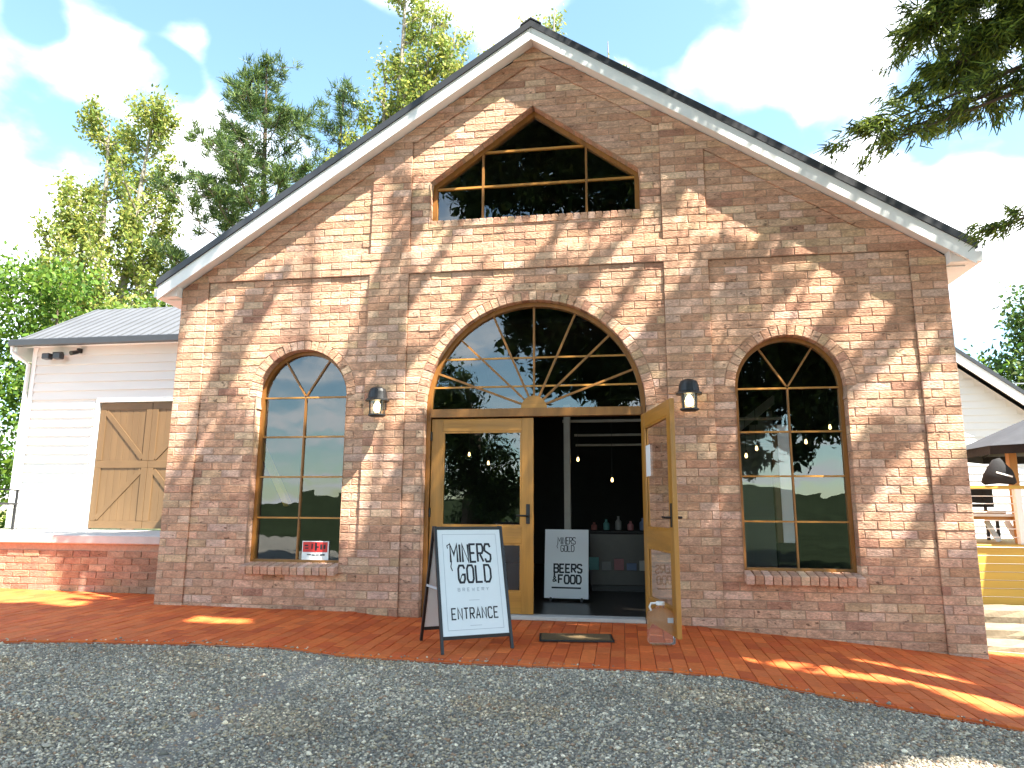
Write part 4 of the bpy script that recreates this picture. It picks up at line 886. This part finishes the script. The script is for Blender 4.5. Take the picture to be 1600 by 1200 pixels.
# ------------------------------------------------------------------ trees
def leaf_cloud(pts, size, seed, flat=.0, asp=.6):
    g_ = np.random.default_rng(seed); n = len(pts); d = g_.normal(0, 1, (n, 3)); d /= np.linalg.norm(d, axis=1)[:, None]; u = np.cross(d, g_.normal(0, 1, (n, 3))); u /= np.linalg.norm(u, axis=1)[:, None]+1e-9; vv = np.cross(d, u)
    s = size*g_.uniform(.6, 1.3, (n, 1)); p = np.asarray(pts)
    V = np.stack([p-u*s, p-vv*s*asp*.9+d*s*.12, p+u*s, p+vv*s*asp*.9+d*s*.12], 1).reshape(-1, 3); F = np.arange(n*4).reshape(n, 4); return V, F
def needle_cloud(pts, dirs, length, per, seed, width=.05, droop=.0, spread=.9):
    g_ = np.random.default_rng(seed); n = len(pts)*per; p = np.repeat(pts, per, 0); d = np.repeat(dirs, per, 0)+g_.normal(0, spread, (n, 3)); d[:, 2] -= droop; d /= np.linalg.norm(d, axis=1)[:, None]
    L_ = length*g_.uniform(.55, 1.2, (n, 1)); p = p+g_.normal(0, length*.25, (n, 3)); s = np.cross(d, g_.normal(0, 1, (n, 3))); s /= np.linalg.norm(s, axis=1)[:, None]+1e-9
    V = np.stack([p-s*length*width, p+s*length*width, p+d*L_+s*length*width*.3, p+d*L_-s*length*width*.3], 1).reshape(-1, 3); return V, np.arange(n*4).reshape(n, 4)
def tints(n, k, pal, seed, lo=.7, hi=1.25):
    g_ = np.random.default_rng(seed); c = np.array(pal)[g_.integers(0, len(pal), n)]*g_.uniform(lo, hi, (n, 1)); return np.repeat(c, k, 0)
GREEN_Y = [(.26, .31, .06), (.19, .26, .05), (.32, .34, .075), (.15, .22, .045), (.34, .33, .075)]
GREEN_P = [(.055, .10, .028), (.085, .135, .032), (.04, .075, .024), (.12, .16, .036)]
GREEN_B = [(.12, .22, .025), (.09, .18, .02), (.17, .26, .03), (.06, .13, .018)]
GREEN_D = [(.03, .055, .018), (.045, .075, .02), (.022, .042, .015), (.06, .09, .02)]
def poplar(loc, label, leaders, seed, nl=9000, leafs=.15, pal=GREEN_Y, bark='palebark', name='poplar_tree', spread=.34):
    """leaders: list of (dx, top height, half width)"""
    g_ = np.random.default_rng(seed); o = empty(name, loc); tag(o, label, 'tree', 'trees behind the buildings'); tr = MB(); pts = []
    for dx_, H, hw in leaders:
        path = [(dx_*q, .3*math.sin(q*3+seed), H*q) for q in np.linspace(0, 1, 8)]; tr.tube(path, [.28*(1-q)**.8*H/18+.015 for q in np.linspace(0, 1, 8)], 7)
        nb = int(26*H/18)+8
        for b in range(nb):
            q = g_.uniform(.18, .97); a = g_.uniform(0, 6.28); Lb = hw*(1.25-q)*g_.uniform(.7, 1.35)+.25; p0 = np.array([dx_*q, .3*math.sin(q*3+seed), H*q]); rise = g_.uniform(1.0, 2.0)
            p1 = p0+np.array([math.cos(a)*Lb, math.sin(a)*Lb, Lb*rise*.8]); p1[2] = min(p1[2], H*1.02); pm = p0*.5+p1*.5+np.array([math.cos(a), math.sin(a), -.4])*Lb*.15
            tr.tube([p0, pm, p1], [.05, .035, .008], 5)
            nc = int(g_.integers(3, 6))
            for t_ in np.linspace(.35, 1.0, nc):
                c = p0*(1-t_)**2+2*pm*t_*(1-t_)+p1*t_*t_; m = int(nl/len(leaders)/nb/nc*g_.uniform(.4, 1.7)); pts.append(c+g_.normal(0, spread*(.6+.3*g_.random()), (m, 3))*np.array([.8, .8, 1.15]))
    tr.build('trunk', bark, o); P = np.concatenate(pts); V, F = leaf_cloud(P, leafs, seed); c = mesh_np('crown', V, F, 'leaf', o, tints(len(P), 4, pal, seed)); tag(c, kind=None); return o
poplar((-21.6, 19.5, 0), 'tall yellow-green poplar above the shed roof', [(-3.6, 14.2, 2.0), (-1.4, 19.6, 2.2), (.9, 20.0, 2.0), (1.6, 15, 2.0), (-2.6, 16.8, 1.8)], 11, 42000, .105)
poplar((-9.6, 21, 0), 'yellow-green poplar rising behind the left roof slope', [(-1.1, 19.6, 1.1), (.7, 26.5, 1.7), (2.2, 25.5, 1.4), (-2.0, 17, .9), (3.3, 24.2, 1.2), (-.2, 22.5, 1.2)], 12, 46000, .105)
poplar((-3.2, 23, 0), 'thin poplar tips showing just above the roof apex', [(-1.9, 23.9, .9), (-.2, 25.4, 1.0), (1.4, 25.8, 1.0)], 13, 12000, .11)
poplar((.9, 22, 0), 'single yellow poplar tip right of the roof apex', [(-.15, 22.6, .6), (.4, 21.5, .5)], 14, 3500, .10)
def bushy(loc, label, lobes, seed, n, size, pal, name='leafy_tree', th=.16, cat='tree', grp='trees behind the buildings', m='leaf', bark='bark'):
    g_ = np.random.default_rng(seed); o = empty(name, loc); tag(o, label, cat, grp); tr = MB(); pts = []; top = max(z for _, _, z, _ in lobes)
    tr.tube([(0, 0, -.1), (.1, .05, top*.35), (0, .1, top*.8)], [th*1.3, th, th*.3], 8)
    tot = sum(r**2 for *_, r in lobes)
    for x, y, z, r in lobes:
        b0 = np.array([.05, .05, min(z*.5, top*.5)]); c0 = np.array([x, y, z]); tr.tube([b0, (b0+c0)/2+np.array([0, 0, .1*r]), c0], [th*.5, th*.35, th*.1], 6)
        k = max(6, int(22*r)); 
        for c in range(k):
            d = g_.normal(0, 1, 3); d /= np.linalg.norm(d); p = c0+d*r*g_.uniform(.35, 1.0); m_n = int(n*r**2/tot/k*g_.uniform(.5, 1.5)); pts.append(p+g_.normal(0, .17*r+.08, (m_n, 3)))
            if c % 3 == 0: tr.tube([c0, p], [th*.1, th*.03], 4)
    tr.build('trunk', bark, o); P = np.concatenate(pts); P = P[P[:, 2] > .05]; V, F = leaf_cloud(P, size, seed); mesh_np('crown', V, F, m, o, tints(len(P), 4, pal, seed)); return o
bushy((-17.2, 12, .1), 'bright green leafy tree left of the shed, nearest the frame edge', [(-1.2, 0, 5.6, 2.0), (.5, .4, 4.0, 1.9), (-1.6, -.3, 7.6, 1.6), (1.2, .5, 5.9, 1.6), (-.2, 0, 8.2, 1.1), (-.5, -.6, 2.2, 1.8)], 21, 15000, .10, GREEN_B)
bushy((-14.4, 12.5, .1), 'bright green bushy tree directly behind the shed corner', [(0, 0, 5.2, 1.5), (-1.0, .3, 6.6, 1.3), (1.3, .3, 5.4, 1.3), (-.8, 0, 3.2, 1.5), (.6, .2, 7.2, 1.0)], 22, 10000, .10, GREEN_B+GREEN_Y)
bushy((-20.5, 11, .1), 'broad green shrub mass beyond the dock at the left edge', [(0, 0, 2.2, 1.9), (1.6, .2, 1.6, 1.5), (-1.6, .2, 2.6, 1.9), (.8, 0, 4.0, 1.5)], 23, 8000, .10, GREEN_B, name='shrub', cat='shrub')
bushy((12.9, 14.5, 0), 'dark green tree behind the white house roof', [(0, 0, 5.4, 1.35), (-.9, 0, 4.9, .9), (1.2, 0, 6.1, 1.3), (.3, .2, 6.9, .9), (1.8, 0, 4.6, 1.3)], 24, 9000, .09, GREEN_B+GREEN_P)
# pine
def pine(loc, label, H, seed, lean, W0, nb=54, per=30, name='pine_tree'):
    g_ = np.random.default_rng(seed); o = empty(name, loc); tag(o, label, 'tree', 'trees behind the buildings'); tr = MB(); axis = lambda q: np.array([lean*q*q, 0, H*q]); tr.tube([axis(q) for q in np.linspace(0, 1, 9)], [.34*(1-q)+.03 for q in np.linspace(0, 1, 9)], 8); tp, td = [], []
    for b in range(nb):
        q = .42+.57*(b+.5)/nb; a = g_.uniform(0, 6.28) if b % 2 else g_.choice([0, math.pi])+g_.normal(0, .5); L_ = W0*(1.12-q)**.75*g_.uniform(.65, 1.25); p0 = axis(q); d = np.array([math.cos(a), math.sin(a), g_.uniform(.15, .5)]); p1 = p0+d*L_*.6; p2 = p0+d*L_+np.array([0, 0, .18*L_]); tr.tube([p0, p1, p2], [.07*(1.2-q), .045*(1.2-q), .012], 5)
        for t_ in np.linspace(.3, 1, max(3, int(L_*3.2))):
            c = p0*(1-t_)**2+2*p1*t_*(1-t_)+p2*t_*t_
            for _k in range(3):
                e = g_.normal(0, 1, 3)*np.array([.42, .42, .22])*(1.1-.3*t_); e[2] = abs(e[2])*.7; tr.tube([c, c+e], [.014, .006], 4, cap=False); tp.append(c+e); td.append(e/np.linalg.norm(e)+np.array([0, 0, .7]))
    for _k in range(8): tp.append(axis(1)+g_.normal(0, .2, 3)); td.append(np.array([0, 0, 1.]))
    tr.build('trunk', 'bark', o); V, F = needle_cloud(np.array(tp), np.array(td), .36, int(per*1.5), seed, .065, spread=.8); mesh_np('crown', V, F, 'needle', o, tints(len(F), 4, GREEN_P, seed, .7, 1.5)); return o
pine((-14.6, 20, 0), 'dark green pine behind the left roof slope', 21.8, 31, -.6, 5.0, 44, 22)
pine((-13.2, 23.5, 0), 'slimmer pine behind and right of the dark pine', 22.6, 32, .4, 2.6, 26, 18)

# --- the tall conifers standing in front of the hall, right of and behind the viewer: they shade the front and show in the panes
FLIT = [([(-3.6, 4.28), (-3.97, 3.81), (-4.28, 2.89), (-4.46, 2.25)], 0.31), ([(-2.17, 5.18), (-2.51, 4.44), (-2.85, 3.79), (-3.19, 3.15), (-3.36, 2.59)], 0.42), ([(-2.1, 5.05), (-2.18, 4.25), (-2.39, 3.73), (-2.6, 3.09)], 0.46), ([(-2.53, 4.82), (-3.1, 4.43), (-3.85, 4.02)], 0.26), ([(-1.43, 5.56), (-0.38, 6.2)], 0.45), ([(-1.14, 5.31), (-0.18, 6.0)], 0.32), ([(-0.44, 4.57), (-0.75, 4.26), (-1.02, 3.83), (-1.32, 3.36)], 0.27), ([(0.14, 4.53), (-0.21, 4.19), (-0.47, 3.88)], 0.19), ([(-1.18, 4.53), (-1.43, 4.17)], 0.13), ([(-0.51, 3.55), (-1.08, 2.96), (-1.3, 2.6), (-1.67, 2.32), (-1.9, 2.02), (-2.04, 1.47), (-2.16, 1.1)], 0.19), ([(-1.74, 1.91), (-1.91, 1.17), (-2.0, 0.74)], 0.11), ([(-2.23, 0.35), (-2.38, -0.01)], 0.12), ([(-4.4, 2.33), (-4.5, 1.7)], 0.15), ([(1.45, 4.44), (1.11, 4.02), (0.78, 3.61)], 0.13), ([(1.51, 3.77), (1.19, 3.38), (1.0, 3.09)], 0.12), ([(1.95, 4.79), (1.81, 4.39), (1.56, 4.19)], 0.11), ([(2.26, 4.55), (2.09, 4.33)], 0.1), ([(2.51, 4.35), (2.44, 4.26)], 0.11), ([(3.11, 4.07), (3.0, 3.96)], 0.09), ([(3.35, 3.83), (3.11, 3.49), (2.96, 3.13)], 0.15), ([(2.96, 3.44), (2.71, 3.12)], 0.09), ([(3.88, 3.47), (3.66, 3.18), (3.49, 3.03)], 0.12), ([(1.76, 4.04), (1.68, 3.89)], 0.09), ([(4.15, 2.87), (3.54, 2.27), (3.4, 2.05)], 0.1), ([(4.46, 2.57), (4.16, 2.3)], 0.11), ([(4.52, 2.07), (4.02, 1.59), (3.69, 1.14), (3.43, 0.71)], 0.2), ([(4.45, 1.04), (3.93, 0.5), (3.61, 0.13), (3.44, -0.19)], 0.15), ([(3.4, 0.24), (3.33, 0.14)], 0.09), ([(0.56, 4.39), (0.37, 4.2)], 0.12), ([(0.97, 4.48), (0.78, 4.28)], 0.09)]
GLIT = [([(2.52, -1.43), (3.13, -1.51)], 0.26), ([(3.14, -1.06), (3.56, -1.39), (3.79, -2.02)], 0.4), ([(3.68, -1.22), (3.94, -1.72)], 0.27), ([(1.89, -0.76), (2.27, -0.88)], 0.19), ([(2.18, -1.37), (2.47, -1.44)], 0.13), ([(-6.78, 0.23), (-6.17, 0.16)], 0.74), ([(-5.89, -0.04), (-5.36, -0.17)], 0.23), ([(-3.43, -0.76), (-2.97, -0.81)], 0.18), ([(2.6, -3.72), (3.04, -3.55)], 0.34), ([(3.0, -1.1), (3.2, -1.15)], 0.1)]
def segd(P, caps, pad):
    m = np.zeros(len(P), bool)
    for pts, w_ in caps:
        for a, b in zip(pts[:-1], pts[1:]):
            a = np.array(a); b = np.array(b); ab = b-a; t_ = np.clip(((P-a)@ab)/(ab@ab), 0, 1); d = np.linalg.norm(P-(a+t_[:, None]*ab), axis=1); m |= d < w_/2+pad
    return m
def outside(P):
    u, v_, w_ = pix(P); return (w_ < .3) | (u < -60) | (u > 1690) | (v_ < -60) | (v_ > 1300)
g_ = np.random.default_rng(77)
# needles over the front wall: gaps in the crown are where the wall is lit
T = np.stack([g_.uniform(-4.9, 5.0, 25000), g_.uniform(-.4, 7.3, 25000)], 1); FLIT += [([(-4.85, 3.85), (-2.5, 5.4), (-.2, 6.95)], .30), ([(-3.3, 4.35), (-2.2, 5.02)], .42), ([(4.0, 4.33), (4.2, 4.2)], .12), ([(2.6, 5.2), (2.8, 5.05)], .1), ([(3.3, 4.78), (3.5, 4.65)], .1)]; FLIT += [([(-3.0, 4.55), (-2.3, 4.0), (-2.75, 3.5)], .35), ([(-2.3, 3.5), (-2.7, 3.2)], .3)]; T = T[~segd(T, FLIT, .105)]
h = g_.uniform(9.4, 11.6, len(T)); s_ = (h-T[:, 1])/SUN[2]; PF = np.stack([T[:, 0]+s_*SUN[0], s_*SUN[1], h], 1); PF = PF[outside(PF)]
# broader crown over the drive and paving
G = np.stack([g_.uniform(-9.5, 7.6, 85000), g_.uniform(-6.8, .2, 85000)], 1); G = G[~segd(G, GLIT, .09) & ~((G[:, 0] < -6.3) & (G[:, 1] > -1.2))]
h = g_.uniform(10.0, 13.5, len(G)); s_ = h/SUN[2]; PG = np.stack([G[:, 0]+s_*SUN[0], G[:, 1]+s_*SUN[1], h], 1); PG = PG[outside(PG)]
def conifer(loc, label, P, size, seed, H, nlimb, extra=None):
    o = empty('conifer_tree', loc); tag(o, label, 'tree', 'conifers in front of the hall'); g2 = np.random.default_rng(seed); L0 = np.array(loc); tr = MB()
    tr.tube([np.array([.25*math.sin(q*3), .2*math.sin(q*2), H*q]) for q in np.linspace(0, 1, 9)], [.36*(1-q)+.05 for q in np.linspace(0, 1, 9)], 10)
    for i in g2.choice(len(P), nlimb, replace=False):
        p = P[i]-L0; p0 = np.array([0, 0, max(2.5, p[2]-.28*np.hypot(p[0], p[1])-.6)]); p0[:2] = (.25*math.sin(p0[2]/H*3), .2*math.sin(p0[2]/H*2)); pm = p0*.5+p*.5+np.array([0, 0, .35]); tr.tube([p0, pm, p], [.05, .03, .008], 5)
    tr.build('trunk', 'bark', o); V, F = leaf_cloud(P-L0, size, seed, asp=.4); mesh_np('crown', V, F, 'needle', o, tints(len(P), 4, GREEN_D+GREEN_P, seed)); return o
OC = [np.array(q) for q in ((3.6, -2.05, 5.1), (3.75, -2.0, 4.8), (3.1, -2.0, 4.15), (3.4, -1.9, 4.25), (4.0, -2.0, 5.4), (3.95, -1.95, 4.95))]
def unshade(P, rad):   # gaps through which the sun reaches the overhanging boughs
    k = np.ones(len(P), bool)
    for c in OC: d = P-c; t_ = d@SUNN; k &= np.linalg.norm(d-t_[:, None]*SUNN, axis=1) > rad
    return P[k]
PF, PG = unshade(PF, .28), unshade(PG, .28)
conifer((7.4, -5.6, -.5), 'tall spreading conifer whose shade falls on the brick front', PF, .075, 41, 14, 26)
conifer((9.5, -9.5, -.5), 'large conifer overhead that shades the gravel drive', PG, .16, 42, 16, 22)
def ball_points(lobes, n, seed):
    g2 = np.random.default_rng(seed); tot = sum(r**2 for *_, r in lobes); out = []
    for x, y, z, r in lobes:
        k = int(16*r); m = max(3, int(n*r*r/tot/k))
        for c in range(k): d = g2.normal(0, 1, 3); d /= np.linalg.norm(d); p = np.array([x, y, z])+d*r*g2.uniform(.3, 1); out.append(p+g2.normal(0, .16*r, (m, 3)))
    return np.concatenate(out)
conifer((2.6, -15.5, -.6), 'big dark conifer mirrored in the fanlight and gable window', ball_points([(1.2, -15.5, 6.2, 2.4), (3.4, -15.2, 7.5, 2.6), (-.2, -15.6, 9.0, 2.2), (2.0, -15.5, 11.5, 2.8), (4.5, -15, 10.5, 2.5), (-1.5, -15.5, 12.5, 2.0), (1, -15.5, 14.8, 2.2), (6.2, -15.4, 7.6, 2.2), (7.6, -15, 6.4, 1.8), (5.4, -15, 5.4, 1.3), (9.5, -15, 8.5, 2.4), (-3, -15.5, 15, 1.8), (-1.4, -15.5, 6.6, 1.5), (-.3, -15.4, 5.7, 1.4), (-3.6, -15.5, 12.4, 1.7), (-5, -15.5, 14.2, 1.4), (.2, -15.4, 13, 2.2), (6.6, -15.4, 5.6, 1.9), (1.2, -15.4, 8.2, 2.0), (-1.2, -15.5, 8.4, 1.2), (5.0, -15.4, 3.5, 1.1), (5.6, -15.3, 4.6, 1.2), (8.3, -15.2, 4.6, .9), (-2.2, -15.5, 7.6, 1.2), (.6, -15.4, 4.9, .8), (7.2, -15.3, 4.5, 1.2), (6.3, -15.3, 3.4, .8), (4.9, -15.3, 2.6, .8)], 64000, 51), .17, 51, 15.5, 30)
conifer((-4.4, -16.5, -.6), 'dense dark conifer mirrored in the left door pane', ball_points([(-4.2, -16.5, 2.0, 1.7), (-4.8, -16.4, 4.0, 1.5), (-3.6, -16.4, 1.0, 1.4), (-5.2, -16.6, 5.4, 1.1)], 13000, 52), .11, 52, 6.2, 14)
# overhanging spray in view, top right: limbs of a nearer conifer
ov = empty('overhanging_conifer', (6.6, -3.2, -.5)); tag(ov, 'green conifer boughs hanging into the top right corner', 'tree', 'conifers in front of the hall'); tr = MB(); g2 = np.random.default_rng(61)
tr.tube([(0, 0, 0), (.1, .1, 4), (.0, .3, 8), (.1, .2, 11)], [.3, .25, .17, .05], 10); tp, td = [], []
def bough(p0, p1, sag, nspr, sz, dens):
    p0 = np.array(p0)-np.array((6.6, -3.2, -.5)); p1 = np.array(p1)-np.array((6.6, -3.2, -.5)); pm = (p0+p1)/2+np.array([0, 0, sag]); B = lambda t_: p0*(1-t_)**2+2*pm*t_*(1-t_)+p1*t_*t_
    tr.tube([B(t_) for t_ in np.linspace(0, 1, 9)], [.035*(1-t_)+.005 for t_ in np.linspace(0, 1, 9)], 6); ax = (p1-p0)/np.linalg.norm(p1-p0)
    for i in range(nspr):
        t_ = g2.uniform(.25, 1.0); c = B(t_); e = g2.normal(0, 1, 3)*np.array([sz, sz, sz*.55])+ax*sz*.8; tr.tube([c, c+e*.6+np.array([0, 0, .02]), c+e-np.array([0, 0, .04])], [.006, .004, .002], 4, cap=False)
        for k in range(int(dens*1.7)):
            q = g2.uniform(.2, 1.05); tp.append(c+e*q+g2.normal(0, .03, 3)); td.append(e/np.linalg.norm(e)+np.array([0, 0, -.35]))
for a, b, sg, n_, z_, dn in [((6.5, -3.0, 5.9), (3.60, -2.05, 5.15), .35, 80, .20, 8), ((6.5, -3.0, 5.6), (3.75, -2.0, 4.78), .3, 70, .18, 8), ((6.5, -3.0, 5.9), (3.95, -1.9, 4.95), .3, 70, .22, 8), ((6.5, -3.0, 6.3), (3.95, -2.1, 5.45), .35, 80, .22, 8), ((6.5, -3.0, 6.6), (4.1, -2.0, 5.75), .4, 60, .24, 8), ((6.5, -3.0, 6.0), (4.15, -1.7, 5.25), .2, 60, .22, 8),
                            ((6.5, -3.0, 5.0), (2.95, -2.0, 4.22), .20, 34, .12, 5), ((6.5, -3.0, 4.9), (3.35, -1.9, 4.3), .16, 26, .14, 4), ((6.5, -3.0, 4.9), (3.75, -1.8, 4.42), .1, 26, .14, 4), ((6.5, -3.0, 4.6), (3.3, -2.05, 4.18), .25, 16, .10, 4), ((6.5, -3.0, 4.2), (4.12, -1.9, 3.42), .15, 22, .11, 5)]: bough(a, b, sg, n_, z_, dn)
tr.build('trunk', 'bark', ov); V, F = needle_cloud(np.array(tp), np.array(td), 0.095, 10, 62, .085, droop=.25, spread=.55)
mesh_np('crown', V, F, 'needle', ov, tints(len(F), 4, [(.18, .25, .04), (.10, .15, .03), (.27, .33, .05), (.06, .09, .025)], 63))
